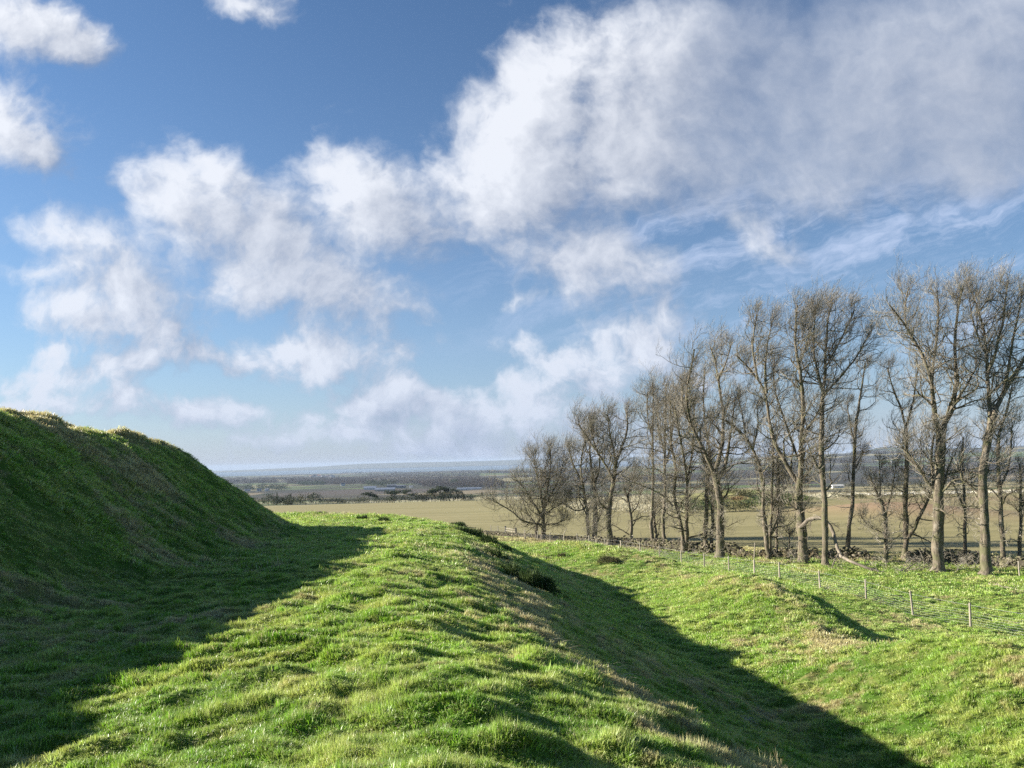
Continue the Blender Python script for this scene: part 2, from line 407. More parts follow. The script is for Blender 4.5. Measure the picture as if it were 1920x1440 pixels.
k = np.arange(na - 1); F2 = np.stack([np.full(na - 1, len(V) - 1), k + 1, k], 1)[:, ::-1]
X_, Y_ = V[:, 0], V[:, 1]; R_ = np.hypot(X_, Y_)
def straw_field(x, y):
    o = np.zeros(x.shape); nr_ = np.hypot(x, y) < 130
    s, t = st_coords(x[nr_], y[nr_])
    v = (.50 + .8 * perlin(t / 2.2, s / .8, 12)) * np.exp(-((s - 1.1 - .02 * t) / 1.2) ** 2) * sstep(t, 3, 8) * sstep(t, 46, 30)
    v += .6 * np.exp(-((s - 11.6) / 1.0) ** 2) * (.6 + .8 * perlin(t / 5, t * 0, 4))
    v += .35 * sstep(s, -12.0, -14.5) + 1.7 * np.clip(perlin(x[nr_] / 2.6, y[nr_] / 3.4, 44) + .02, 0, 1) * sstep(s, -5, -8)
    v += .45 * sstep(perlin(x[nr_] / 5, y[nr_] / 5, 46), .0, .5) + .5 * sstep(perlin(x[nr_] / 1.5, y[nr_] / 1.0, 48), .2, .6)
    v += .55 * np.exp(-((s - 23) / 2.2) ** 2) * sstep(perlin(t / 3, s / 2, 47), .15, .4)
    wl = np.interp(x[nr_], [-60, -10, 5, 20, 35, 60, 120], [125, 112, 98, 84, 71, 62, 50])
    v += 1.1 * np.exp(-((y[nr_] - wl + 1.5) / 2.2) ** 2) + .35 * np.exp(-((y[nr_] - wl + 6) / 6) ** 2)
    o[nr_] = np.clip(v, 0, 1.2); return o
_bo = 92 + 0.15 * X_
WALLY = np.interp(X_, [-60, -10, 5, 20, 35, 60, 120], [125, 112, 98, 84, 71, 62, 50])     # line of the drystone wall
field = sstep(Y_, WALLY - 1.5, WALLY + 1.0)
s_all = np.full(len(V), 200.0); nn = R_ < 150; s_all[nn] = st_coords(X_[nn], Y_[nn])[0]
field = np.maximum(field * (s_all > 20), 0)
farm = sstep(R_, 528, 545)
soil = np.exp(-((X_ - 74) / 15) ** 2 - ((Y_ - 150) / 24) ** 2) * 1.4 + .5 * sstep(X_, 60, 120) * sstep(R_, 90, 130) * sstep(perlin(X_ / 40, Y_ / 40, 5), -.2, .3)
rough = np.exp(-((X_ - 38) / 26) ** 2 - ((Y_ - 225) / 16) ** 2) * 1.5 + 1.4 * np.exp(-((X_ - 66) / 17) ** 2 - ((Y_ - 210) / 16) ** 2) + sstep(Y_, 505, 514)
attrs = dict(field=field, far=farm, soil=np.clip(soil, 0, 1), rough=np.clip(rough, 0, 1), straw=straw_field(X_, Y_))
ground = mesh_obj('ground', V, [F, F2], [mat_turf], smooth=True, attrs=attrs)
tag(ground, kind='structure')

mat_sea, N = new_mat('sea_water')
g = N.n('ShaderNodeNewGeometry')
finish(N, (.05, .09, .12), .35, N.noise(g.outputs['Position'], .02, 4, .6), .2, 3.0, .4)
a = np.linspace(0, 2 * np.pi, 129)[:-1]
sv = np.concatenate([np.stack([np.cos(a) * r_, np.sin(a) * r_, a * 0 - 112], 1) for r_ in (3000, 26000)])
k = np.arange(128); sf = np.stack([k, k + 128, (k + 1) % 128 + 128, (k + 1) % 128], 1)[:, ::-1]
tag(mesh_obj('sea', sv, sf, [mat_sea]), kind='structure')

# ------------------------------------------------------------------ bare trees
def tubes(P, R, sides):
    N_, K, _ = P.shape
    T = np.gradient(P, axis=1); T /= np.linalg.norm(T, axis=2, keepdims=True) + 1e-9
    ref = np.where(np.abs(T[:, :, 2:3]) > .9, np.array([1., 0, 0]), np.array([0, 0, 1.]))
    ref = np.broadcast_to(ref[:, :1], T.shape)
    A = np.cross(T, ref); A /= np.linalg.norm(A, axis=2, keepdims=True) + 1e-9
    B = np.cross(T, A)
    th = np.arange(sides) / sides * 2 * np.pi
    V = P[:, :, None] + R[:, :, None, None] * (A[:, :, None] * np.cos(th)[:, None] + B[:, :, None] * np.sin(th)[:, None])
    b = (np.arange(N_)[:, None, None] * K + np.arange(K - 1)[None, :, None]) * sides
    j = np.arange(sides); j2 = (j + 1) % sides
    F = np.stack([b + j, b + j2, b + sides + j2, b + sides + j], -1).reshape(-1, 4)
    return V.reshape(-1, 3), F
def join(parts):
    Vs, Fs, o = [], [], 0
    for V, F in parts:
        Vs.append(V); Fs.append(F + o); o += len(V)
    return np.vstack(Vs), Fs
def resample(P, k):
    P = np.asarray(P, float); L = np.concatenate([[0], np.cumsum(np.linalg.norm(np.diff(P, axis=0), axis=1))])
    t = np.linspace(0, L[-1], k)
    return np.stack([np.interp(t, L, P[:, i]) for i in range(P.shape[1])], 1)
def grow(rng, P, R, n, t0, t1, length, ang, up, wind, wob, K, rf, tip, cap=.85):
    """children of many branches at once. P (N,k,3) R (N,k) -> (N*n,K,3),(N*n,K)"""
    N_, k, _ = P.shape
    t = t0 + (t1 - t0) * (rng.rand(N_, n) + np.arange(n)) / n
    f = t * (k - 1); i = np.clip(f.astype(int), 0, k - 2); w = (f - i)[..., None]
    idx = np.arange(N_)[:, None]
    st = P[idx, i] * (1 - w) + P[idx, i + 1] * w
    dr = P[idx, i + 1] - P[idx, i]; dr /= np.linalg.norm(dr, axis=2, keepdims=True) + 1e-9
    r0 = (R[idx, i] * (1 - w[..., 0]) + R[idx, i + 1] * w[..., 0])
    plen = np.linalg.norm(np.diff(P, axis=1), axis=2).sum(1)[:, None]
    rnd = rng.normal(size=dr.shape)
    perp = rnd - (rnd * dr).sum(2, keepdims=True) * dr
    perp /= np.linalg.norm(perp, axis=2, keepdims=True) + 1e-9
    a = np.radians(ang[0] + (ang[1] - ang[0]) * rng.rand(N_, n))[..., None]
    d = dr * np.cos(a) + perp * np.sin(a)
    L = (length[0] + (length[1] - length[0]) * rng.rand(N_, n)) * (1.05 - .55 * t)
    L = np.minimum(L, plen * cap)
    M = N_ * n
    d = d.reshape(M, 3); st = st.reshape(M, 3); L = L.reshape(M); r0 = np.minimum(r0.reshape(M) * rf, .022 * L + .004)
    out = np.empty((M, K, 3)); out[:, 0] = st; cur = st.copy()
    step = (L / (K - 1))[:, None]
    env = np.array([wind, 0.0, up])
    for q in range(1, K):
        d = d + env * (1.6 / K) * (.5 + q / K) + rng.normal(size=d.shape) * wob
        d /= np.linalg.norm(d, axis=1, keepdims=True)
        cur = cur + d * step; out[:, q] = cur
    rr = r0[:, None] + (np.minimum(tip, r0)[:, None] - r0[:, None]) * np.linspace(0, 1, K)[None]
    return out, rr
mat_bark, N = new_mat('bark')
g = N.n('ShaderNodeNewGeometry'); tcb = N.n('ShaderNodeTexCoord')
ps = g.outputs['Position']
f1 = N.noise(N.vm('MULTIPLY', ps, (1, 1, .16)), 9, 6, .65); f2 = N.noise(ps, 1.3, 4, .6); f3 = N.noise(N.vm('MULTIPLY', ps, (1, 1, .5)), 24, 4, .6)
col = N.mix(N.ramp(f1, .35, .65), (.075, .062, .045), (.215, .18, .13))
col = N.mix(N.m('MULTIPLY', N.ramp(f2, .48, .62), .75), col, (.12, .12, .06))
col = N.mix(N.m('MULTIPLY', N.ramp(f2, .42, .30), .6), col, (.27, .245, .195))
finish(N, col, .9, N.m('ADD', f1, N.m('MULTIPLY', f3, .4)), .9, .05, .2)
mat_twig = simple_mat('twig_bark', (.25, .22, .17), (.41, .37, .30), 1.2, .85, .1)
mat_dead = simple_mat('dead_wood', (.15, .125, .095), (.28, .24, .18), 2.0, .85, .6, .02, stretch=(1, 1, .4))

def px3(px, py, Y):
    d = raydir(px, py); return np.array([d[0] * Y, Y, d[2] * Y])
TREES_SEG = [0]
def make_tree(name, label, base, bw, limbs, seed, dens=1.0, wind=.5, size=1.0, epi=1.0, Y=None, cat='tree', group='bare wind-bent trees in the belt along the wall', low=False):
    """base: pixel of the foot; limbs: [(points in px, start width px, end width px), ...], the first starts at the foot"""
    if base[0] < 1300 and not name == 'sapling': dens *= 1.2; size *= 1.22; epi *= .7
    rng = np.random.RandomState(seed)
    if Y is None: _, Y, _ = hit(*base, 30)
    d = raydir(*base); bx = d[0] * Y; bz = hz(bx, Y)
    root = empty(name, (bx, Y, bz), label, cat, group)
    s2m = Y / FPX
    main = []
    for li, (pts, w0, w1) in enumerate(limbs):
        ph = rng.rand() * 6.28; amp = (0 if li == 0 else 1) * rng.uniform(-1, 1)
        P3 = []
        n = len(pts); z0 = pts[0][1]
        for q, (px, py) in enumerate(pts):
            rise = (z0 - py) * s2m
            Yq = Y + amp * min(abs(rise) * .28, 3.2) + (.25 * math.sin(ph + q * 1.3) * min(1, q * .5))
            if li == 0 and q == 0: P3.append((bx, Y, bz - .15))
            else: P3.append(px3(px, py, Yq if q else Y + 0.0))
        P3 = np.array(P3)
        K = max(8, int(np.linalg.norm(np.diff(P3, axis=0), axis=1).sum() / .55))
        P3 = resample(P3, K)
        for _ in range(2): P3[1:-1] = P3[1:-1] * .5 + (P3[2:] + P3[:-2]) * .25
        P3[1:-1] += np.cumsum(rng.normal(size=(K - 2, 3)) * .05, axis=0) * np.linspace(1, 0, K - 2)[:, None]
        r = np.linspace(w0, w1, K) * s2m * .41 * (1 + .10 * rng.normal(size=K))
        r[1:-1] = (r[1:-1] * 2 + r[2:] + r[:-2]) / 4
        if li == 0:
            h_ = P3[:, 2] - P3[0, 2]; r = r * (1 + .75 * np.exp(-h_ / .32))
        main.append((P3, r))
    parts = [tubes(P[None], R[None], 10) for P, R in main]
    Vt, Ft = join(parts)
    # knotty, fluted bark outline
    nrm = .06 * fbm(Vt[:, 0] * 2.5 + Vt[:, 2] * .35, Vt[:, 1] * 2.5 + Vt[:, 2] * .3, 2, seed % 50)
    loc = np.array([bx, Y, bz])
    cx = np.concatenate([np.repeat(P, 10, axis=0) for P, R in main]); Vt = Vt + (Vt - cx) * nrm[:, None] * 4
    trunk = mesh_obj('trunk', Vt - loc, Ft, [mat_bark], root, True)
    Kc = 22
    LP = np.stack([resample(P, Kc) for P, R in main]); LR = np.stack([np.interp(np.linspace(0, 1, Kc), np.linspace(0, 1, len(R)), R) for P, R in main])
    lens = np.linalg.norm(np.diff(LP, axis=1), axis=2).sum(1)
    branches, twigs = [], []
    start = .12 if low else .40
    q1 = []
    for i in range(len(main)):
        n1 = max(4, int(lens[i] * 1.95 * dens))
        a = start if i == 0 else .08
        if i == 0 and len(main) > 1: n1 = max(3, int(n1 * .5))
        P1, R1 = grow(rng, LP[i:i+1], LR[i:i+1], n1, a, .98, (1.7 * size, 6.4 * size), (32, 80), .62, wind * .75, .25, 12, .5, .009)
        q1.append((P1, R1))
    # leaders carry on past their traced end
    PE, RE = grow(rng, LP[:, -8:], LR[:, -8:], 4, .3, 1.0, (1.1 * size, 2.3 * size), (8, 45), .75, wind * .9, .17, 12, .8, .010, 9)
    q1.append((PE, RE))
    P1 = np.concatenate([a for a, b in q1]); R1 = np.concatenate([b for a, b in q1])
    P2, R2 = grow(rng, P1, R1, 6, .12, .98, (.8 * size, 3.0 * size), (25, 72), .8, wind * .7, .24, 8, .6, .007)
    P3_, R3 = grow(rng, P2, R2, 5, .1, .98, (.5 * size, 1.7 * size), (22, 66), 1.2, wind * 1.2, .13, 5, .65, .0055)
    P4, R4 = grow(rng, P3_, R3, 2, .2, .98, (.3 * size, .9 * size), (20, 55), .5, wind * 1.3, .12, 3, .75, .0045)
    # short tangled shoots on the lower stem
    ne = int(lens[0] * 2.4 * epi)
    ep = [grow(rng, LP[:1], LR[:1], max(1, ne), .06 if low else .18, .95, (.5, 2.1), (45, 95), .25, .0, .34, 8, .25, .006)]
    if len(main) > 1 and epi > 0:
        ep.append(grow(rng, LP[1:], LR[1:], max(1, int(5 * epi)), .05, .75, (.5, 1.7), (45, 95), .3, .05, .34, 8, .25, .006))
    EP_ = np.concatenate([a for a, b in ep]); ER_ = np.concatenate([b for a, b in ep])
    EP2, ER2 = grow(rng, EP_, ER_, 6, .15, 1, (.3, 1.0), (30, 80), .2, .05, .3, 6, .7, .0055)
    EP3, ER3 = grow(rng, EP2, ER2, 3, .15, 1, (.2, .6), (30, 70), .2, .1, .2, 3, .8, .0045)
    Vb, Fb = join([tubes(P1, R1, 5), tubes(P2, R2, 4)])
    mesh_obj('branches', Vb - loc, Fb, [mat_bark], root, True)
    Vw, Fw = join([tubes(P3_, R3, 3), tubes(P4, R4 * 1.1, 3), tubes(EP_, ER_ * 1.2, 4), tubes(EP2, ER2 * 1.1, 3), tubes(EP3, ER3, 3)])
    mesh_obj('twigs', Vw - loc, Fw, [mat_twig], root, False)
    TREES_SEG[0] += sum(len(f) for f in Fw) + sum(len(f) for f in Fb)
    return root

make_tree('bare_tree', 'tall bare tree with flared grey trunk and two spreading leaders, biggest at the right edge', (1848,1080), 22,
 [([(1848,1080),(1850,1000),(1847,945),(1843,885),(1853,822),(1859,791)],22,15),
  ([(1859,791),(1871,755),(1884,733),(1911,690),(1932,655),(1950,600)],12,4),
  ([(1858,795),(1857,755),(1853,702),(1851,667),(1848,627),(1830,565),(1812,530)],10,3),
  ([(1852,705),(1868,660),(1880,610),(1886,560),(1890,525)],7,3),
  ([(1884,733),(1893,690),(1900,640),(1912,590),(1916,545)],7,3),
  ([(1851,667),(1835,640),(1822,600),(1818,560)],5,2.5)], 11, 1.15, .42, 1.0, .5)
make_tree('bare_tree', 'thick dark forked tree with a knotted bole, crown spread wide over the brushwood pile', (1758,1074), 24,
 [([(1758,1074),(1761,1010),(1760,940),(1762,870),(1763,815),(1766,800)],24,19),
  ([(1764,812),(1752,780),(1749,747),(1742,702),(1731,672),(1709,632),(1686,594),(1668,572)],11,3),
  ([(1766,805),(1778,787),(1787,764),(1791,735),(1792,684),(1790,627),(1798,569),(1806,535)],12,3),
  ([(1787,764),(1806,738),(1824,705),(1834,680)],7,3),
  ([(1750,770),(1744,693),(1754,649),(1760,591),(1757,545)],7,2.5),
  ([(1742,702),(1722,650),(1700,620),(1696,570),(1702,545)],5,2.5),
  ([(1757,925),(1742,907),(1722,876),(1707,850),(1690,838)],8,3),
  ([(1752,910),(1746,880),(1745,850),(1752,815)],7,4)], 12, 1.05, .30, 1.0, .75)
make_tree('bare_tree', 'dark tree splitting low into a V of two stems, left of the knotted bole', (1696,1052), 14,
 [([(1696,1052),(1699,1015),(1696,969),(1702,902),(1700,844),(1698,800)],13,8),
  ([(1700,1012),(1720,978),(1738,942),(1748,922),(1752,900)],9,5),
  ([(1698,800),(1690,764),(1673,729),(1664,689)],6,2.5),([(1698,802),(1708,760),(1716,720),(1722,690)],5,2.5)], 13, .8, .25, .8, 1.3)
make_tree('bare_tree', 'small tree with pale blotched bark and a low dense twig tangle, by the fallen limb', (1659,1058), 11,
 [([(1659,1058),(1661,1000),(1661,969),(1655,945),(1640,918),(1630,890)],10,4),
  ([(1661,969),(1668,940),(1676,905),(1680,870)],4,2),([(1650,940),(1652,905),(1648,860)],4,2),
  ([(1660,1003),(1640,990),(1622,980),(1612,965)],3,1.5)], 14, .9, .1, .55, 2.6, low=True)
make_tree('bare_tree', 'thin bare pole of a tree with a broken top, between the two thickest right-hand trunks', (1811,1050), 8,
 [([(1811,1050),(1810,1000),(1811,950),(1807,900),(1805,855),(1806,820)],8,4),([(1809,960),(1797,930),(1788,905)],3,1.5)], 15, .7, .1, .6, 1.6)
make_tree('bare_tree', 'slim bare tree forking at mid height just right of the flared grey trunk', (1882,1062), 11,
 [([(1882,1062),(1881,1004),(1878,947),(1873,902),(1871,858),(1873,815)],11,7),
  ([(1873,815),(1883,780),(1892,755),(1898,722)],6,3),([(1876,912),(1887,895),(1893,858),(1898,791)],5,2.5),([(1873,830),(1860,800),(1856,770)],4,2)], 16, .8, .3, .8, 1.1)
make_tree('bare_tree', 'short dark stem at the very right edge, beside a pale fence stake', (1911,1062), 9,
 [([(1911,1062),(1909,1000),(1911,950),(1914,900),(1912,870)],9,4),([(1911,960),(1925,930),(1935,900)],4,2)], 17, .8, .2, .6, 1.3)
make_tree('bare_tree', 'thick two-toned tree with a leader leaning far left, source of the broken arching limb', (1508,1056), 21,
 [([(1508,1056),(1505,1010),(1503,980),(1498,944),(1497,909),(1500,895)],21,16),
  ([(1499,909),(1481,886),(1466,851),(1450,823),(1442,777),(1438,738),(1421,711),(1405,691),(1380,666)],11,3),
  ([(1500,905),(1504,870),(1504,823),(1504,773),(1503,738),(1497,687),(1489,648),(1492,605),(1495,572)],12,3),
  ([(1506,895),(1514,885),(1528,862),(1538,846)],6,3),
  ([(1497,860),(1473,792),(1458,753),(1450,707),(1452,670)],6,2.5),
  ([(1505,832),(1526,792),(1541,761),(1550,730)],6,2.5),
  ([(1438,738),(1434,690),(1440,640),(1450,595)],6,2.5),([(1421,711),(1412,660),(1414,615),(1420,590)],5,2.5),
  ([(1497,687),(1512,650),(1522,610),(1528,580)],5,2.5)], 18, 1.1, .42, 1.0, .9)
make_tree('bare_tree', 'tall straight slender tree with smooth pale trunk, beneath the arch of the broken limb', (1548,1062), 14,
 [([(1548,1062),(1547,987),(1545,928),(1541,870),(1540,816),(1542,753)],14,10),
  ([(1542,753),(1543,715),(1545,676),(1548,630),(1552,590),(1562,567)],8,3),
  ([(1542,745),(1560,722),(1578,704),(1606,670),(1630,625)],6,2.5),
  ([(1543,738),(1530,700),(1522,660),(1526,610),(1530,575)],6,2.5),
  ([(1546,843),(1560,836),(1571,824),(1575,804)],3,1.5),([(1545,690),(1572,650),(1590,615),(1602,580)],5,2.5)], 19, 1.15, .5, 1.0, .3)
make_tree('bare_tree', 'slim dark tree leaning right with a narrow crown, behind the fallen limb', (1586,1040), 10,
 [([(1586,1040),(1591,987),(1598,928),(1600,882),(1602,827),(1606,784)],10,6),
  ([(1606,784),(1613,738),(1620,700),(1622,680)],5,2.5),([(1600,880),(1609,868),(1618,848)],4,2),([(1602,830),(1592,790),(1588,755)],4,2)], 20, .85, .25, .75, .35)
make_tree('bare_tree', 'lopsided tree whose bent upper stem bows over to the left', (1441,1050), 11,
 [([(1441,1050),(1435,1006),(1429,960),(1432,915),(1423,873),(1412,843),(1397,819),(1378,800),(1360,788)],11,5),
  ([(1445,1040),(1448,985),(1450,900),(1452,850),(1447,800)],7,3),([(1447,1000),(1458,960),(1462,910),(1458,860)],5,2.5),
  ([(1397,819),(1392,780),(1384,745)],5,2),([(1412,843),(1420,800),(1420,760)],5,2)], 21, .8, .35, .8, 2.6)
make_tree('bare_tree', 'stout tree with dark bole and three rising leaders, by the broken wall end', (1350,1047), 19,
 [([(1350,1047),(1351,987),(1350,944),(1344,905),(1340,885)],19,14),
  ([(1340,888),(1326,862),(1304,820),(1292,792),(1284,738),(1296,690),(1302,655)],9,3),
  ([(1342,885),(1346,862),(1356,831),(1354,777),(1346,714),(1341,676),(1331,648)],10,3),
  ([(1345,900),(1360,885),(1363,840),(1372,790),(1378,745)],8,3),
  ([(1346,714),(1362,680),(1370,650)],5,2.5),([(1292,792),(1278,760),(1280,720)],5,2.5)], 22, 1.0, .38, 1.0, 1.8)
make_tree('bare_tree', 'pair-stemmed tree close left of the stout dark three-leader tree', (1325,1039), 11,
 [([(1325,1039),(1325,990),(1326,940),(1328,890),(1330,840)],11,6),([(1334,1037),(1334,960),(1336,900),(1331,850)],8,4),
  ([(1330,840),(1322,790),(1318,740),(1322,690)],5,2.5),([(1328,890),(1312,850),(1306,800)],4,2)], 23, .8, .35, .8, 2.0)
make_tree('bare_tree', 'tree with two close parallel stems leaning left, brush heaped at its foot', (1281,1038), 11,
 [([(1281,1038),(1278,990),(1268,957),(1262,925),(1268,880)],10,6),([(1287,1034),(1286,960),(1288,900),(1281,850),(1271,800),(1264,755)],9,3),
  ([(1268,880),(1260,840),(1255,790),(1258,740)],6,2.5),([(1288,900),(1300,850),(1304,800),(1300,750)],5,2.5),([(1262,950),(1238,925),(1215,915),(1190,905)],4,1.5)], 24, .9, .35, .9, 2.0)
make_tree('bare_tree', 'straight slim pole-like tree, tallest in the cluster of thin stems mid-belt', (1247,1029), 10,
 [([(1247,1029),(1246,960),(1245,878),(1245,825),(1248,770),(1249,720)],9,3),([(1246,880),(1256,840),(1262,800),(1262,750)],4,2),([(1245,850),(1234,810),(1232,760)],4,2)], 25, .9, .35, .9, 1.4)
make_tree('bare_tree', 'thin reddish-grey tree, first of the cluster of thin stems behind the fence', (1223,1028), 8,
 [([(1223,1028),(1222,960),(1223,880),(1223,800),(1226,760),(1223,718)],8,3),([(1235,1032),(1228,985),(1224,950)],7,5),([(1223,820),(1212,780),(1214,735)],4,2)], 26, .9, .3, .85, 1.2)
make_tree('bare_tree', 'small crooked tree with a stubby low crown, right of the tall curved trunk', (1182,1021), 8,
 [([(1182,1021),(1184,983),(1180,950),(1177,931),(1170,915)],8,4),([(1178,935),(1186,905),(1190,880)],4,2),([(1182,965),(1196,950),(1200,925)],3,1.5)], 27, .9, .25, .7, .9, low=True)
make_tree('bare_tree', 'tall tree with a curved dark trunk and broad windswept crown, left half of belt', (1144,1024), 13,
 [([(1144,1024),(1141,975),(1146,933),(1152,891),(1155,865)],13,9),
  ([(1155,865),(1162,844),(1174,822),(1178,795),(1174,772)],7,3),([(1150,900),(1133,870),(1117,844),(1108,810),(1108,786)],6,2.5),
  ([(1142,955),(1130,950),(1118,956)],4,2),([(1155,865),(1148,830),(1142,800),(1140,778)],6,2.5),([(1117,844),(1098,815),(1084,795)],4,2),([(1140,985),(1127,995),(1112,998)],3,1.5)], 28, 1.1, .40, .85, .9)
make_tree('bare_tree', 'many-stemmed tree tangled from the foot, left of the tall curved dark trunk', (1112,1014), 13,
 [([(1112,1014),(1114,985),(1115,955),(1115,917),(1109,878)],13,7),([(1104,1010),(1102,985),(1100,944),(1091,904),(1088,880),(1094,838),(1100,815)],8,3),
  ([(1116,990),(1124,970),(1130,955)],4,2),([(1109,878),(1104,840),(1112,800)],5,2.5),([(1115,917),(1126,880),(1124,845)],5,2.5),([(1091,904),(1074,870),(1066,840)],4,2),
  ([(1100,950),(1082,960),(1066,950),(1052,940)],4,1.5)], 29, .85, .38, .9, .8)
make_tree('bare_tree', 'low spreading rounded tree, long limbs sweeping left over the field, last of the belt', (1018,1013), 12,
 [([(1018,1013),(1020,990),(1017,972),(1020,950)],11,8),([(1019,985),(1000,980),(978,978),(964,960),(938,946),(916,934)],5,1.5),
  ([(1018,975),(1010,955),(993,931),(980,910),(968,900)],5,2),([(1020,950),(1026,915),(1034,870),(1030,845)],6,2.5),([(1020,955),(1036,925),(1050,895),(1056,865)],5,2),
  ([(1019,960),(1012,920),(1004,880),(1000,850)],5,2),([(1020,985),(1040,985),(1056,975)],3,1.5),([(1020,965),(1044,950),(1064,935)],4,1.5)], 30, 1.2, .14, .95, .7, low=True)
make_tree('bare_tree', 'slim hooked stem standing just left of the low rounded tree', (1007,1011), 8,
 [([(1007,1011),(1006,990),(1008,978),(1013,972)],8,5),([(1008,985),(992,970),(984,950),(978,930)],3,1.5)], 31, .8, .1, .6, .8, low=True)
make_tree('sapling', 'spindly leafless sapling with two arms, between the lopsided tree and the two-toned trunk', (1478,1040), 4,
 [([(1478,1040),(1480,1010),(1480,1000)],4,3),([(1480,1003),(1470,990),(1462,980)],2.4,1),([(1480,1003),(1492,990),(1500,980)],2.4,1)], 32, .9, 0, .5, .3, low=True)
make_tree('bare_tree', 'thin russet-barked stem behind, between the lopsided tree and the sapling', (1458,1043), 8,
 [([(1458,1043),(1457,1000),(1458,960),(1457,920),(1460,880)],7,3),([(1458,950),(1466,920),(1470,890)],3,1.5)], 33, .8, .2, .7, 1.6)
print('tree faces', TREES_SEG[0])

# ------------------------------------------------------------------ grass: blades in tufts, scattered over the turf
def blade_mat(name, k=0):
    m_, N = new_mat(name)
    g = N.n('ShaderNodeNewGeometry'); pos = g.outputs['Position']
    oi = N.n('ShaderNodeObjectInfo'); tint = N.attr('tint')
    col_ = grass_colour_i(N, pos)
    rnd = oi.outputs['Random']
    col_ = N.mix(N.m('MULTIPLY', N.ramp(tint, .5, 1.0), .62), col_, (.70, .74, .38))  # whitish sheen painted into the colour of about half the blades
    col_ = N.mix(N.ramp(tint, .93, .96), col_, (.46, .40, .22))
    hsv = N.n('ShaderNodeHueSaturation'); N.link(col_, hsv.inputs['Color']); N.put(hsv.inputs['Value'], N.ramp(rnd, 0, 1, .72, 1.35, False)); N.put(hsv.inputs['Hue'], N.ramp(rnd, 0, 1, .49, .515, False))
    finish(N, hsv.outputs[0], .42, spec=.55, trans=(hsv.outputs[0], .38))
    return m_
def grass_colour_i(N, pos):
    a = N.noise(pos, .22, 3, .5); b_ = N.noise(pos, 1.1, 4, .6)
    col = N.mix(N.ramp(a, .35, .65), (.19, .345, .022), (.34, .50, .06))
    col = N.mix(N.ramp(b_, .42, .66), col, (.46, .52, .12))
    at = N.n('ShaderNodeAttribute', attribute_name='straw_i', attribute_type='INSTANCER')
    sn = N.noise(pos, 2.6, 5, .65)
    sm = N.ramp(N.m('ADD', sn, N.m('MULTIPLY', at.outputs['Fac'], .40)), .58, .80)
    return N.mix(N.m('MULTIPLY', sm, .9), col, (.55, .45, .24))
mat_blade = blade_mat('grass_blade')

def tuft(name, rng, nb, rad, h, wdt, lean, col_to):
    """one tuft of tapering bent blades"""
    V = []; F3 = []; F4 = []; T = []
    for b in range(nb):
        r = rad * math.sqrt(rng.rand()); a = rng.rand() * 6.283
        bx, by = r * math.cos(a), r * math.sin(a)
        hh = h * rng.uniform(.5, 1.15); w = wdt * rng.uniform(.7, 1.2)
        da = a + rng.normal() * .9; ld = lean * rng.uniform(.3, 1.3)
        dx, dy = math.cos(da) * ld + .42 * rng.uniform(.3, 1.2), math.sin(da) * ld - .05
        fa = rng.rand() * 3.14; fx, fy = math.cos(fa) * w * .5, math.sin(fa) * w * .5
        k = len(V)
        bnd = rng.uniform(.9, 1.9)
        for f, ww in ((0, 1), (.5, .8)):
            ox, oy = bx + dx * hh * f ** bnd, by + dy * hh * f ** bnd
            z = hh * f * (1 - .12 * f)
            V += [(ox - fx * ww, oy - fy * ww, z - (.02 if f == 0 else 0)), (ox + fx * ww, oy + fy * ww, z - (.02 if f == 0 else 0))]
        V.append((bx + dx * hh, by + dy * hh, hh * (.92 - .35 * (dx * dx + dy * dy))))
        F4.append((k, k + 1, k + 3, k + 2)); F3.append((k + 2, k + 3, k + 4))
        T += [rng.rand()] * 5
    ob = mesh_obj(name, np.array(V), [np.array(F4), np.array(F3)], [mat_blade], smooth=True, attrs=dict(tint=T))
    COL.objects.unlink(ob); col_to.objects.link(ob)
    return ob
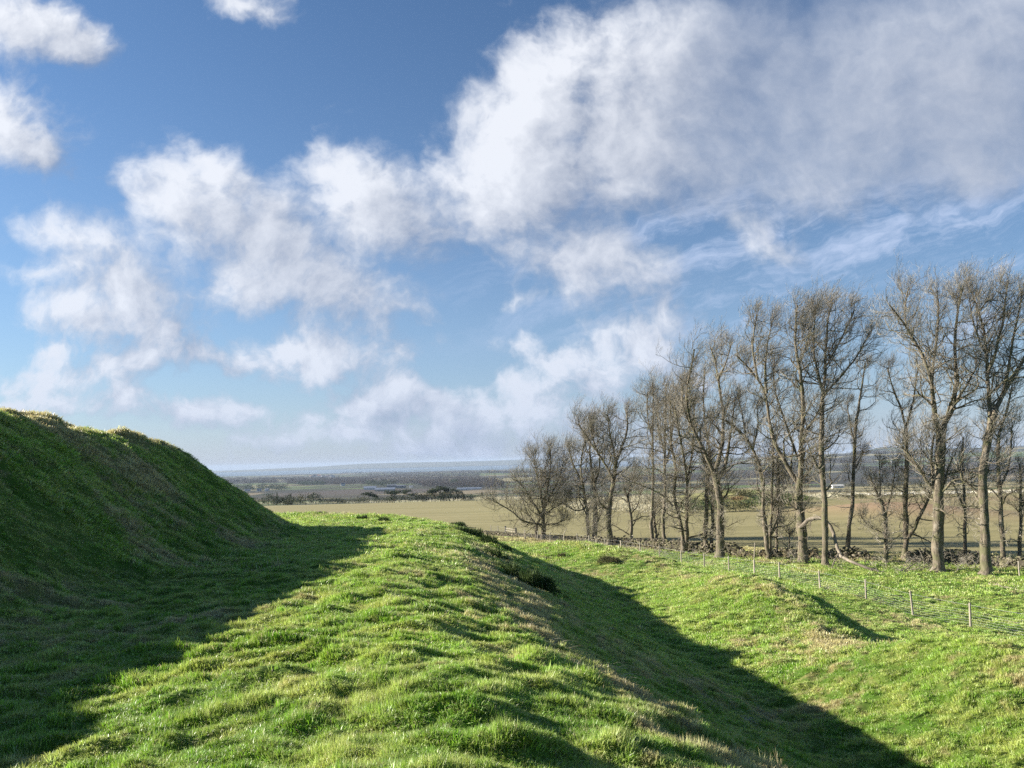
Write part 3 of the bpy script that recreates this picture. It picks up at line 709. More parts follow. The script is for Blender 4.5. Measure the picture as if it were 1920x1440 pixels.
def gn_scatter(name, pts, rot, scl, kind_idx, source, extra, label):
    me = bpy.data.meshes.new(name); me.vertices.add(len(pts)); me.vertices.foreach_set('co', pts.astype(np.float32).ravel())
    for nm, ar, tp in (('rot', rot, 'FLOAT_VECTOR'), ('scl', scl, 'FLOAT_VECTOR')):
        at = me.attributes.new(nm, tp, 'POINT'); at.data.foreach_set('vector', ar.astype(np.float32).ravel())
    at = me.attributes.new('pick', 'INT', 'POINT'); at.data.foreach_set('value', kind_idx.astype(np.int32))
    for nm, ar in extra.items():
        at = me.attributes.new(nm, 'FLOAT', 'POINT'); at.data.foreach_set('value', ar.astype(np.float32))
    ob = bpy.data.objects.new(name, me); COL.objects.link(ob)
    ng = bpy.data.node_groups.new(name + '_nodes', 'GeometryNodeTree')
    ng.interface.new_socket('Geometry', in_out='INPUT', socket_type='NodeSocketGeometry'); ng.interface.new_socket('Geometry', in_out='OUTPUT', socket_type='NodeSocketGeometry')
    L = ng.links.new; n = ng.nodes.new
    gi, go = n('NodeGroupInput'), n('NodeGroupOutput')
    ip = n('GeometryNodeInstanceOnPoints'); ci = n('GeometryNodeCollectionInfo')
    ci.inputs['Collection'].default_value = source; ci.inputs['Separate Children'].default_value = True; ci.inputs['Reset Children'].default_value = True
    ip.inputs['Pick Instance'].default_value = True
    def na(nm, t):
        q = n('GeometryNodeInputNamedAttribute'); q.data_type = t; q.inputs['Name'].default_value = nm
        return [o for o in q.outputs if o.enabled and o.name == 'Attribute'][0]
    L(gi.outputs[0], ip.inputs['Points']); L(ci.outputs[0], ip.inputs['Instance'])
    L(na('pick', 'INT'), ip.inputs['Instance Index'])
    L(na('rot', 'FLOAT_VECTOR'), ip.inputs['Rotation']); L(na('scl', 'FLOAT_VECTOR'), ip.inputs['Scale'])
    L(ip.outputs[0], go.inputs[0])
    md = ob.modifiers.new('scatter', 'NODES'); md.node_group = ng
    tag(ob, label, kind='stuff')
    return ob
rg = np.random.RandomState(5)
src = bpy.data.collections.new('tuft_sources')
ZONES = [  # near, far, points, blades, radius, height, width, lean, name
    (1.6, 8.0, 56000, 34, .055, .062, .0056, .9),
    (8.0, 20.0, 66000, 34, .10, .06, .0088, .95),
    (20.0, 48.0, 66000, 34, .20, .075, .018, .95),
    (48.0, 125.0, 52000, 34, .42, .10, .034, .9)]
P_, Rt, Sc, Pk = [], [], [], []
NV = 5; kk = 0
for zi, (d0_, d1_, npt, nb, rad, h_, wd_, ln_) in enumerate(ZONES):
    for j in range(NV):
        tuft('tuft_%02d' % (zi * NV + j), rg, nb, rad, h_, wd_, ln_, src)
    a_ = np.radians(rg.uniform(-41, 41, npt)); d_ = np.exp(rg.uniform(math.log(d0_), math.log(d1_), npt))
    # also a thinner scatter just outside the view
    x_, y_ = d_ * np.tan(a_), d_
    m_ = np.ones(npt, bool)
    if zi == 3:
        wy = np.interp(x_, [-60, -10, 5, 20, 35, 60, 120], [125, 112, 98, 84, 71, 62, 50])
        s_, t_ = st_coords(x_, y_); m_ = (y_ < wy + 1.5) | (s_ < 20)
    x_, y_ = x_[m_], y_[m_]
    z_ = height(x_, y_)
    e = .12
    hx = (height(x_ + e, y_) - z_) / e; hy = (height(x_, y_ + e) - z_) / e
    P_.append(np.stack([x_, y_, z_ - .006], 1))
    Rt.append(np.stack([np.arctan(hy) * .55 + rg.normal(size=len(x_)) * .1, -np.arctan(hx) * .55 + rg.normal(size=len(x_)) * .1, rg.uniform(-.5, .5, len(x_))], 1))
    # longer on the tussocks, shorter in the cropped hollows
    tall = .7 + 1.0 * sstep(perlin(x_ / .8, y_ / .55, 90), .0, .45) + .7 * sstep(perlin(x_ / .3, y_ / .22, 93), .15, .5) + .35 * perlin(x_ / 6, y_ / 6, 91)
    hs = tall * rg.uniform(.7, 1.25, len(x_))
    ws = rg.uniform(.8, 1.25, len(x_))
    Sc.append(np.stack([ws, ws, hs], 1)); Pk.append(zi * NV + rg.randint(0, NV, len(x_)))
P_ = np.concatenate(P_); Rt = np.concatenate(Rt); Sc = np.concatenate(Sc); Pk = np.concatenate(Pk)
sw = straw_field(P_[:, 0], P_[:, 1])
_s2 = st_coords(P_[:, 0], P_[:, 1])[0]
Sc[:, 2] *= (1 + .5 * np.clip(sw, 0, 1)) * (1 + .3 * sstep(_s2, -12.5, -14.5) * rg.rand(len(_s2)))
gn_scatter('grass', P_, Rt, Sc, Pk, src, dict(straw_i=sw), 'short tussocky green turf with straw patches over the old earth banks')

# ------------------------------------------------------------------ fence of stakes and wire netting
mat_stake = simple_mat('weathered_stake', (.28, .245, .19), (.43, .38, .305), 6, .8, .5, .01, stretch=(1, 1, .15))
mat_wire, N = new_mat('galvanised_wire'); finish(N, (.30, .31, .32), .45, spec=.5)
POSTS = [(2010,1225),(1820,1178),(1712,1156),(1624,1126),(1538,1105),(1462,1088),(1415,1079),(1367,1072),(1321,1067),(1278,1058),(1237,1049),(1201,1042),(1165,1036),(1134,1031),(1105,1025),(1083,1021),(1058,1021),(1032,1017),(1008,1014),(984,1011),(966,1006),(948,1004),(934,1001),(920,1000)]
fp = []
for (px, py) in POSTS:
    x, y, z = hit(px, py, float(np.interp(px, [920, 1083, 1278, 1537, 1820], [92, 72, 58, 46, 34])))
    fp.append((x, y))
fence = empty('wire_fence', (*fp[10], hz(*fp[10])), 'long stake and wire netting fence running along the foot of the outer bank', 'fence')
fo = np.array(fence.location)
def box_verts(w, d, h):
    return np.array([(-w, -d, 0), (w, -d, 0), (w, d, 0), (-w, d, 0), (-w, -d, h), (w, -d, h), (w, d, h), (-w, d, h)], float)
BF = np.array([(0, 3, 2, 1), (4, 5, 6, 7), (0, 1, 5, 4), (1, 2, 6, 5), (2, 3, 7, 6), (3, 0, 4, 7)])
def stake_mesh(rng, r, h, lean):
    k = 9; a = np.arange(k) / k * 6.283; rr = r * (1 + .08 * rng.normal(size=k))
    rows = [(-.1, 1.05), (.05, 1.02), (h * .5, .98), (h * .96, .93), (h, .78)]
    V = np.concatenate([np.stack([np.cos(a) * rr * f + lean[0] * z, np.sin(a) * rr * f + lean[1] * z, np.full(k, z)], 1) for z, f in rows])
    j = np.arange(k); F = np.concatenate([np.stack([j + q * k, (j + 1) % k + q * k, (j + 1) % k + (q + 1) * k, j + (q + 1) * k], 1) for q in range(4)])
    V = np.vstack([V, [[lean[0] * h, lean[1] * h, h + .004]]]); Ft = np.stack([j + 4 * k, (j + 1) % k + 4 * k, np.full(k, len(V) - 1)], 1)
    return V, [F, Ft]
tops = []
for q, (x, y) in enumerate(fp):
    z = hz(x, y, True); h = 1.17 * rg.uniform(.95, 1.06); lean = rg.normal(size=2) * .025
    V, F_ = stake_mesh(rg, .052 if q % 6 else .065, h, lean)
    mesh_obj('stake', V + np.array([x, y, z]) - fo, F_, [mat_stake], fence, True)
    tops.append((x + lean[0] * h, y + lean[1] * h, z, h))
wires = []
for q in range(len(tops) - 1):
    a, b = tops[q], tops[q + 1]
    A = np.array(a[:3]); B = np.array(b[:3]); L = np.linalg.norm(B - A)
    K = 9; tt = np.linspace(0, 1, K)
    gz_ = np.array([hz(*(A + (B - A) * t)[:2]) for t in tt])
    gl = A[2] + (B[2] - A[2]) * tt; gz_ = np.maximum(gz_ + .03, gl * .6 + gz_ * .4)
    for hh in (.06, .18, .30, .42, .55, .68, .80, 1.04):
        P = A + (B - A) * tt[:, None]; P[:, 2] = gz_ + hh * (1 if hh < 1 else 1.0) - .02 * np.sin(tt * 3.14)
        if hh > 1: P[:, 2] = (A[2] + (B[2] - A[2]) * tt) + 1.06
        wires.append(tubes(P[None], np.full((1, K), .0032 if hh < 1 else .0045), 3))
    n = int(L / .17); tv = (np.arange(n) + .5) / n
    zz = np.interp(tv, tt, gz_); Q = A + (B - A) * tv[:, None]
    P = np.stack([np.stack([Q[:, 0], Q[:, 1], zz + .05], 1), np.stack([Q[:, 0], Q[:, 1], zz + .79], 1)], 1)
    wires.append(tubes(P, np.full((n, 2), .0026), 3))
V, F_ = join(wires)
mesh_obj('wire_netting', V - fo, F_, [mat_wire], fence)

# the leaning stake, a gate at the far end, odd old stakes by the trees
def lone(name, label, cat, px, py, h, r, lean, group=None, bend=None):
    x, y, z = hit(px, py, 30); z = hz(x, y, True)
    K = 8; t = np.linspace(0, 1, K)
    P = np.stack([lean[0] * t * h + (bend or 0) * np.clip(t - .5, 0, 1) ** 1.5 * h, lean[1] * t * h, -.1 + t * (h + .1)], 1)
    V, F1 = tubes(P[None], np.linspace(r, r * .8, K)[None], 8)
    V = np.vstack([V, [P[-1] + (0, 0, .003)]]); k = len(V) - 1; j = np.arange(8); o_ = (K - 1) * 8
    o = mesh_obj(name, V, [F1, np.stack([o_ + j, o_ + (j + 1) % 8, np.full(8, k)], 1)], [mat_stake], None, True)
    o.location = (x, y, z); tag(o, label, cat, group)
lone('crooked_stake', 'tall crooked stake hooked at the top, by the left end of the fence', 'stake', 1057, 1020, 1.75, .05, (.02, 0), bend=.55)
lone('old_stake', 'short pale stake at the right edge in front of the short dark stem', 'stake', 1912, 1083, 1.1, .05, (.0, 0))
lone('old_stake', 'pale stake standing alone in the grass left of the two-toned trunk', 'stake', 1492, 1050, .95, .04, (.01, 0))
lone('old_stake', 'short stake in front of the rounded wall heap under the broken limb', 'stake', 1597, 1050, .8, .04, (.01, 0))
lone('old_stake', 'splintered leaning stake beside the tumbled wall gap, forked at the top', 'stake', 1414, 1052, 1.5, .05, (.10, 0))
gx0 = hit(948, 1003, 75); gx1 = hit(968, 1007, 75)
gate = empty('wooden_gate', (gx0[0], gx0[1], hz(gx0[0], gx0[1])), 'low wooden rail gate between two square posts at the far end of the fence', 'gate')
G0 = np.array([gx0[0], gx0[1], hz(gx0[0], gx0[1], True)]); G1 = np.array([gx1[0], gx1[1], hz(gx1[0], gx1[1], True)])
for e in (G0, G1): mesh_obj('gate_post', box_verts(.12, .12, 1.35) + e - np.array(gate.location) - (0, 0, .1), BF, [mat_stake], gate)
for hh in (.35, .65, .95):
    P = np.stack([G0 + (0, 0, hh), (G0 + G1) / 2 + (0, 0, hh - .02), G1 + (0, 0, hh)])
    V, F1 = tubes(P[None], np.full((1, 3), .045), 6); mesh_obj('rail', V - np.array(gate.location), F1, [mat_stake], gate, True)

# ------------------------------------------------------------------ drystone walls
mat_stone, N = new_mat('lichened_stone')
g = N.n('ShaderNodeNewGeometry'); ps = g.outputs['Position']; st_ = N.attr('tone')
f1 = N.noise(ps, 3.0, 5, .6); f2 = N.noise(ps, 16, 5, .65)
col = N.mix(st_, (.06, .052, .038), (.25, .215, .155)); col = N.mix(N.m('MULTIPLY', N.ramp(f1, .45, .62), .7), col, (.13, .13, .06))
col = N.mix(N.m('MULTIPLY', N.ramp(f2, .58, .7), .6), col, (.30, .285, .23))
finish(N, col, .95, f2, .7, .02, .2)
_ico = None
def ico():
    global _ico
    if _ico is None:
        import bmesh
        bm = bmesh.new(); bmesh.ops.create_icosphere(bm, subdivisions=1, radius=1)
        _ico = (np.array([v.co[:] for v in bm.verts]), np.array([[v.index for v in f.verts] for f in bm.faces])); bm.free()
    return _ico
def stones(rng, C, size, flat=.62):
    """angular lumps at centres C"""
    v0, f0 = ico(); n = len(C)
    q = np.sign(v0) * np.abs(v0) ** .55                     # squarer than a ball
    sc = size[:, None] * np.stack([rng.uniform(.8, 1.5, n), rng.uniform(.6, 1.1, n), flat * rng.uniform(.7, 1.2, n)], 1)
    V = q[None] * sc[:, None] * rng.uniform(.78, 1.15, (n, len(v0), 1))
    a = rng.rand(n) * 6.28; b = rng.normal(size=n) * .3
    ca, sa = np.cos(a), np.sin(a); x = V[..., 0] * ca[:, None] - V[..., 1] * sa[:, None]; y = V[..., 0] * sa[:, None] + V[..., 1] * ca[:, None]
    z = V[..., 2] + x * np.sin(b)[:, None]
    V = np.stack([x, y, z], -1) + C[:, None]
    F = f0[None] + (np.arange(n) * len(v0))[:, None, None]
    tone = np.repeat(rng.rand(n) ** 1.4, len(v0))
    return V.reshape(-1, 3), F.reshape(-1, 3), tone
def drystone(label, pts, seed, prof=None, thick=.38, hgt=1.15):
    """pts: px of the foot of the wall; prof: wall height factor along it"""
    rng = np.random.RandomState(seed)
    W3 = [hit(px, py, 30)[:2] for px, py in pts]
    W3 = np.array(W3); L = np.concatenate([[0], np.cumsum(np.hypot(*np.diff(W3, axis=0).T))])
    n = int(L[-1] * 44)
    t = rng.rand(n) * L[-1]; f = np.interp(t / L[-1], np.linspace(0, 1, len(prof)), prof) * hgt * (1 + .18 * perlin(t / 1.3, t * 0, seed))
    x = np.interp(t, L, W3[:, 0]); y = np.interp(t, L, W3[:, 1])
    v = rng.rand(n); h = f * v; wd = thick * (1.25 - .55 * v)
    side = rng.choice([-1, 1], n) * wd * rng.uniform(.55, 1, n)
    tx, ty = np.gradient(W3[:, 0]), np.gradient(W3[:, 1]); tl = np.hypot(tx, ty); tx /= tl; ty /= tl
    nx = -np.interp(t, L, ty); ny = np.interp(t, L, tx)
    # fallen stones at the foot
    m = rng.rand(n) < .10; h = np.where(m, .05, h); side = np.where(m, side + np.sign(side) * rng.exponential(.35, n), side)
    x = x + nx * side; y = y + ny * side
    C = np.stack([x, y, height(x, y) + h], 1)
    V, F, tone = stones(rng, C, rng.uniform(.11, .20, n) * (1 - .2 * v))
    # rubble core
    K = max(3, int(L[-1] / 1.5)); tt = np.linspace(0.02, .98, K) * L[-1]
    cx_, cy_ = np.interp(tt, L, W3[:, 0]), np.interp(tt, L, W3[:, 1]); hh = np.interp(tt / L[-1], np.linspace(0, 1, len(prof)), prof) * hgt * .86
    cz = height(cx_, cy_, False); nxx, nyy = -np.interp(tt, L, ty), np.interp(tt, L, tx)
    sec = []
    for du, fz in ((-1.1, -.1), (-.75, 1), (.75, 1), (1.1, -.1)):
        sec.append(np.stack([cx_ + nxx * du * thick * .8, cy_ + nyy * du * thick * .8, cz + np.where(fz > 0, hh, -.1)], 1))
    Vc = np.stack(sec, 1).reshape(-1, 3); i_ = np.arange(K - 1)[:, None] * 4; j_ = np.arange(3)[None]
    Fc = np.stack([i_ + j_, i_ + j_ + 1, i_ + j_ + 5, i_ + j_ + 4], -1).reshape(-1, 4)
    o = mesh_obj('drystone_wall', np.vstack([V, Vc]) - np.array([x[0], y[0], C[0, 2]]), [F, Fc + len(V)], [mat_stone], attrs=dict(tone=np.concatenate([tone, np.zeros(len(Vc))])))
    o.location = (x[0], y[0], C[0, 2]); tag(o, label, 'stone wall')
drystone('long drystone wall stretch behind the left half of the tree belt, up to the stout trunk', [(905,1000),(960,1006),(1020,1011),(1085,1016),(1150,1022),(1220,1030),(1290,1036),(1340,1040)], 1, [.3,.42,.35,.5,.45,.7,.8,.95,.9])
drystone('broken end of drystone wall sloping down to a gap, right of the stout three-leader tree', [(1345,1040),(1380,1043),(1412,1046)], 2, [1,1.05,.95,.6,.15])
drystone('tumbled mossy wall stretch from the gap to the two-toned trunk', [(1424,1045),(1450,1046),(1490,1047),(1535,1049)], 3, [.2,.9,.7,.8,.9,.85,.8])
drystone('rounded heap of wall stones inside the arch of the fallen limb', [(1552,1049),(1590,1050),(1625,1051),(1645,1052)], 4, [.6,.9,1,1,.85,.4,.1])
drystone('drystone wall length behind the knotted bole, running out at the right edge', [(1700,1053),(1760,1056),(1830,1060),(1880,1064),(1960,1072)], 5, [.7,1,1,1,.95,.7,.6,.7,.8])

# ------------------------------------------------------------------ broken limb and dead wood under the trees
def px_limb(pts, w0, w1, K=26, rng=None, wob=.03):
    P = np.array([px3(px, py, Y) for px, py, Y in pts]); P = resample(P, K)
    for _ in range(1): P[1:-1] = P[1:-1] * .6 + (P[2:] + P[:-2]) * .2
    if rng is not None: P[1:-1] += rng.normal(size=(K - 2, 3)) * wob
    return P, np.linspace(w0, w1, K) * .5
def gy_(px, py): return hit(px, py, 30)[1]
rg = np.random.RandomState(77)
Yt = gy_(1508, 1056); Yg = gy_(1645, 1075); Ym = gy_(1570, 1066)
ll = [px_limb([(1500,990,Yt-.3),(1514,975,Yt-.8),(1530,971,Yt-1.2),(1546,971,Yt-1.8),(1557,985,Yt-2.0),(1564,1003,Yt-2.4),(1570,1028,(Yt+Ym)/2-1),(1577,1044,Ym-.5),(1600,1055,Yg+1),(1625,1064,Yg+.4),(1650,1073,Yg)], .34, .20, 34, rg, .02),
      px_limb([(1650,1073,Yg),(1672,1078,Yg-.2),(1690,1083,Yg-.8),(1712,1087,Yg-1.4)], .17, .05, 12, rg),
      px_limb([(1672,1077,Yg-.2),(1694,1069,Yg),(1716,1056,Yg+.4),(1742,1044,Yg+.6)], .12, .04, 14, rg),
      px_limb([(1690,1072,Yg),(1712,1068,Yg-.2),(1738,1063,Yg-.3),(1750,1054,Yg)], .08, .03, 12, rg),
      px_limb([(1573,1037,Ym-.6),(1564,1050,Ym-.9),(1561,1064,Ym-1.4),(1557,1078,Ym-1.9)], .11, .04, 12, rg),
      px_limb([(1550,978,Yt-1.9),(1562,983,Yt-2.2),(1580,998,Yt-2.5),(1579,1013,Yt-2.6)], .07, .03, 10, rg),
      px_limb([(1528,972,Yt-1.2),(1520,978,Yt-1.6),(1516,992,Yt-1.7)], .09, .03, 8, rg),
      px_limb([(1632,1066,Yg+.3),(1640,1080,Yg-1),(1634,1092,Yg-2)], .06, .02, 8, rg)]
fl_loc = np.array([*hit(1650, 1074, 30)])
V, F_ = join([tubes(P[None], R[None], 8) for P, R in ll])
fl_root = empty('broken_limb', tuple(fl_loc), 'pale broken limb arching from the two-toned tree down to rest on the grass', 'fallen branch')
mesh_obj('limb', V - fl_loc, F_, [mat_dead], fl_root, True)
LPp = np.stack([resample(P, 20) for P, R in ll]); LRr = np.stack([np.interp(np.linspace(0, 1, 20), np.linspace(0, 1, len(R)), R) for P, R in ll])
A1, B1 = grow(rg, LPp[1:], LRr[1:], 7, .1, 1, (.7, 2.2), (25, 80), .15, .1, .25, 9, .5, .008, 3)
A2, B2 = grow(rg, A1, B1, 5, .1, 1, (.3, 1.1), (25, 70), .1, .1, .25, 6, .6, .006)
V, F_ = join([tubes(A1, B1, 4), tubes(A2, B2 * 1.2, 3)]); mesh_obj('twigs', V - fl_loc, F_, [mat_dead], fl_root)

def stick(label, p0, p1, w, seed, lift=.05, n=4):
    rng = np.random.RandomState(seed)
    a = np.array(hit(*p0, 30)); b = np.array(hit(*p1, 30)); K = 12; t = np.linspace(0, 1, K)[:, None]
    P = a + (b - a) * t; P[:, :2] += np.cumsum(rng.normal(size=(K, 2)) * .05, axis=0)
    P[:, 2] = height(P[:, 0], P[:, 1]) + w * .5 + lift * rng.rand(K)
    R = np.linspace(w, w * .35, K) * .5
    A1, B1 = grow(rng, P[None], R[None], n, .2, .95, (.4, 1.4), (25, 60), .1, 0, .15, 7, .6, .007, 2)
    V, F_ = join([tubes(P[None], R[None], 7), tubes(A1, B1, 4)])
    o = mesh_obj('fallen_branch', V - P[0], F_, [mat_dead], None, True); o.location = P[0]; tag(o, label, 'fallen branch')
stick('pale bare stick lying in the open grass at the right edge below the trees', (1852,1099), (1925,1117), .13, 1)
stick('bleached fallen branch pointing up to the foot of the knotted tree', (1722,1082), (1764,1072), .10, 2)
stick('long thin fallen branch across the grass right of the knotted tree foot', (1768,1074), (1838,1068), .08, 3)
stick('curved dead branch in the brush at the foot of the stout three-leader tree', (1285,1047), (1345,1044), .13, 4)
stick('short grey log beside the foot of the lopsided tree', (1462,1061), (1490,1056), .10, 5)
stick('small crooked stick on the shaded turf behind the fence, mid picture', (1375,1061), (1405,1052), .09, 6)
stick('dark fallen bough leaning on the wall behind the slender pale trunk', (1530,1052), (1572,1046), .16, 7, .5)

mat_stalk = simple_mat('dry_stalk', (.30, .24, .14), (.42, .34, .21), 1.5, .9, .1)
def brush(label, cells, seed, up=.25, mat=None, name='brushwood', n=26, L=(.7, 2.4)):
    """heap of dead shoots: uncountable"""
    rng = np.random.RandomState(seed); Vs = []; loc = None
    st, base = [], []
    for (px, py, rx, ry) in cells:
        for q in range(n):
            x, y, z = hit(px + rng.normal() * rx, py + rng.normal() * ry, 30)
            st.append((x, y, z + rng.uniform(0, .1))); a = rng.rand() * 6.28; e = rng.uniform(-.0, .9)
            base.append((math.cos(a) * math.cos(e), math.sin(a) * math.cos(e), math.sin(e)))
    st = np.array(st); dr = np.array(base)
    P = st[:, None] + dr[:, None] * np.linspace(0, .3, 3)[None, :, None]
    P1, R1 = grow(rng, P, np.full(P.shape[:2], .02), 1, 0, .2, L, (0, 30), up, .05, .22, 9, .8, .006, 99)
    P2, R2 = grow(rng, P1, R1, 5, .1, 1, (.3, 1.2), (25, 75), .2, .05, .22, 6, .7, .005)
    P3, R3 = grow(rng, P2, R2, 3, .1, 1, (.2, .6), (25, 75), .2, .05, .15, 3, .8, .0045)
    V, F_ = join([tubes(P1, R1, 4), tubes(P2, R2, 3), tubes(P3, R3, 3)]); loc = st[0]
    o = mesh_obj(name, V - loc, F_, [mat or mat_twig]); o.location = loc
    return tag(o, label, kind='stuff')
brush('heaps of dead twigs and brambles round the feet of the trees and along the wall', [(1740,1068,26,4),(1790,1070,18,3),(1700,1072,18,3),(1310,1043,18,3),(1275,1040,14,2),(1480,1058,14,2),(1840,1066,30,2),(1640,1072,24,4),(1560,1058,14,2)], 5, n=9)
brush('dry brambles and dead stalks growing along the foot of the drystone wall', [(1200,1033,22,1.5),(1250,1036,20,1.5),(1150,1026,20,1.5),(1420,1049,14,2),(1450,1050,14,1.5),(1530,1052,12,1.5),(1375,1047,16,1.5),(1085,1019,22,1),(1030,1014,22,1)], 6, up=.5, n=9, L=(.35, .95), name='undergrowth', mat=mat_stalk)

# ------------------------------------------------------------------ leafy things: crowns made of many small leaf faces
def leaf_mat(name, c1, c2, trans=.15):
    m_, N = new_mat(name); g = N.n('ShaderNodeNewGeometry'); f = N.noise(g.outputs['Position'], .9, 4, .6); t = N.attr('tone')
    col = N.mix(N.ramp(f, .35, .65), c1, c2); col = N.mix(N.m('MULTIPLY', t, .45), col, tuple(min(1, c * 1.9) for c in c2))
    finish(N, col, .7, spec=.2, trans=(col, trans)); return m_
mat_gorse = leaf_mat('gorse_green', (.03, .055, .014), (.075, .11, .03))
mat_scrub = leaf_mat('olive_scrub', (.06, .065, .028), (.12, .11, .05))
mat_pine = leaf_mat('pine_green', (.022, .036, .016), (.045, .062, .028))
mat_wood = leaf_mat('winter_wood', (.036, .030, .026), (.075, .06, .048))
mat_rust = leaf_mat('bracken', (.12, .08, .04), (.19, .125, .06))
mat_straw = None
mat_pale = leaf_mat('dead_grass', (.42, .37, .24), (.60, .55, .40), .3)
def leaves(rng, C, rad, n, size, squash=.8, spiky=0):
    """n leaf quads around each of the lobes C with radii rad (m,3)"""
    m = len(C); d = rng.normal(size=(m, n, 3)); d /= np.linalg.norm(d, axis=2, keepdims=True)
    r = rng.rand(m, n, 1) ** .45
    P = (C[:, None] + d * r * rad[:, None]).reshape(-1, 3)
    a = rng.normal(size=P.shape); a /= np.linalg.norm(a, axis=1, keepdims=True)
    if spiky: a = a * .5 + d.reshape(-1, 3) * .6 + np.array([0, 0, spiky]); a /= np.linalg.norm(a, axis=1, keepdims=True)
    b = np.cross(a, rng.normal(size=P.shape)); b /= np.linalg.norm(b, axis=1, keepdims=True)
    s = size * rng.uniform(.6, 1.4, (len(P), 1))
    V = np.stack([P - b * s * squash * .5, P + a * s * .25, P + b * s * squash * .5, P + a * s * (1.2 if spiky else .9)], 1)
    if spiky: V = np.stack([P - b * s * .13, P + b * s * .13, P + a * s * 1.5 + b * s * .02, P + a * s * 1.5 - b * s * .02], 1)
    F = np.arange(len(P) * 4).reshape(-1, 4)
    return V.reshape(-1, 3), F, np.repeat(rng.rand(len(P)) ** 2, 4)
def gorse(label, px, py, wpx, hm, seed, mat=None, n=420, name='gorse_bush', cat='bush', group=None, asym=0):
    rng = np.random.RandomState(seed); x, y, z = hit(px, py, 4); w = wpx / FPX * y * .5
    m = 9; C = np.stack([rng.normal(size=m) * w * .5, rng.normal(size=m) * w * .35, hm * rng.uniform(.05, .62, m)], 1)
    C[:, 2] += asym * C[:, 0]
    C[:, 2] += np.array([hz(x + c[0], y + c[1]) - z for c in C]) * .9
    rad = np.stack([np.full(m, w * .42), np.full(m, w * .40), np.full(m, hm * .36)], 1)
    s = .10 if y < 60 else .45
    V, F, T = leaves(rng, C, rad, n, s, spiky=.7)
    root = empty(name, (x, y, z), label, cat, group)
    mesh_obj('foliage', V, F, [mat or mat_gorse], root, attrs=dict(tone=T))
    st = np.zeros((m, 3, 3)); st[:, 0] = C * [.2, .2, 0] - (0, 0, .05); st[:, 1] = C * [.6, .6, .5]; st[:, 2] = C
    V, F = tubes(st, np.full((m, 3), .018), 4); mesh_obj('stems', V, F, [mat_bark], root)
    return root
gorse('largest dark spiny gorse bush on the shaded slope of the near ditch', 1000, 1110, 66, .62, 1, n=300)
gorse('low dark gorse spreading just above the largest gorse bush on the ditch slope', 960, 1086, 50, .35, 2, n=300)
gorse('small gorse tuft low down to the right of the largest gorse bush', 1040, 1122, 36, .3, 3, n=200)
gorse('straggly green gorse on the ridge top where it meets the far field', 885, 1006, 60, .40, 4, n=200)
gorse('second straggly gorse, just right of the ridge-top gorse', 918, 1024, 50, .42, 5, n=200)
gorse('tiny gorse sprig at the left end of the straggly ridge-top bushes', 855, 990, 26, .3, 6, n=260)
gorse('gorse clump between the ridge-top bushes and the large dark gorse', 930, 1050, 40, .35, 7, n=160)
gorse('small greyish bush on the sunny bank across the ditch', 1042, 1049, 30, .28, 8, mat_scrub, 120)
gorse('dark low bush on the hump of the outer bank', 1150, 1057, 52, .32, 9, mat_scrub, 200)
gorse('thin twiggy sprig on the far turf edge, nearest the big mound', 602, 965, 22, .35, 10, n=160)
gorse('thin dark sprig on the far turf edge, middle of the row', 682, 976, 16, .24, 11, n=70)
gorse('dark tuft on the far turf edge, right end of the row', 722, 981, 20, .26, 12, n=90)

def stalks(label, px, py, n, L, spread, seed, droop=-.8, wind=.5, name='dead_grass_stalks'):
    rng = np.random.RandomState(seed); x, y, z = hit(px, py, 2.5)
    st = np.stack([rng.normal(size=n) * spread, rng.normal(size=n) * spread, np.zeros(n)], 1)
    st[:, 2] = height(st[:, 0] + x, st[:, 1] + y) - z
    K = 9; P = np.empty((n, K, 3)); d = np.stack([rng.normal(size=n) * .5 + wind, rng.normal(size=n) * .4, np.full(n, 1.3)], 1)
    cur = st.copy(); P[:, 0] = cur; Ls = L * rng.uniform(.5, 1.1, n)
    for q in range(1, K):
        d = d + np.array([.18, 0, droop * .3]) + rng.normal(size=d.shape) * .06; dn = d / np.linalg.norm(d, axis=1, keepdims=True)
        cur = cur + dn * (Ls / (K - 1))[:, None]; P[:, q] = cur
    V, F = tubes(P, np.linspace(.0035, .0012, K)[None] * rng.uniform(.7, 1.1, (n, 1)), 3)
    o = mesh_obj(name, V, F, [mat_pale]); o.location = (x, y, z); return tag(o, label, kind='stuff')
stalks('tall pale dead stalks arching on the ridge crest above the gorse', 858, 1072, 9, .75, .10, 1)
stalks('pale flattened dead stalks just below the arching ones on the ridge crest', 888, 1088, 10, .6, .15, 2, -1.6, 1.2)
stalks('spray of dead grass stems on the ditch edge, lower right', 1390, 1352, 26, .38, .08, 3, -1.2, .8)
stalks('few thin dead stems leaning over the ridge shoulder, lower middle', 1165, 1290, 8, .45, .2, 4, -.9, .9)
stalks('thin pale stems beside the shadow edge near the bottom middle', 1060, 1235, 7, .45, .3, 5, -.9, .9)
stalks('loose dead stems in the grass close to the bottom edge, right of centre', 1290, 1300, 9, .35, .2, 6, -1.2, .7)

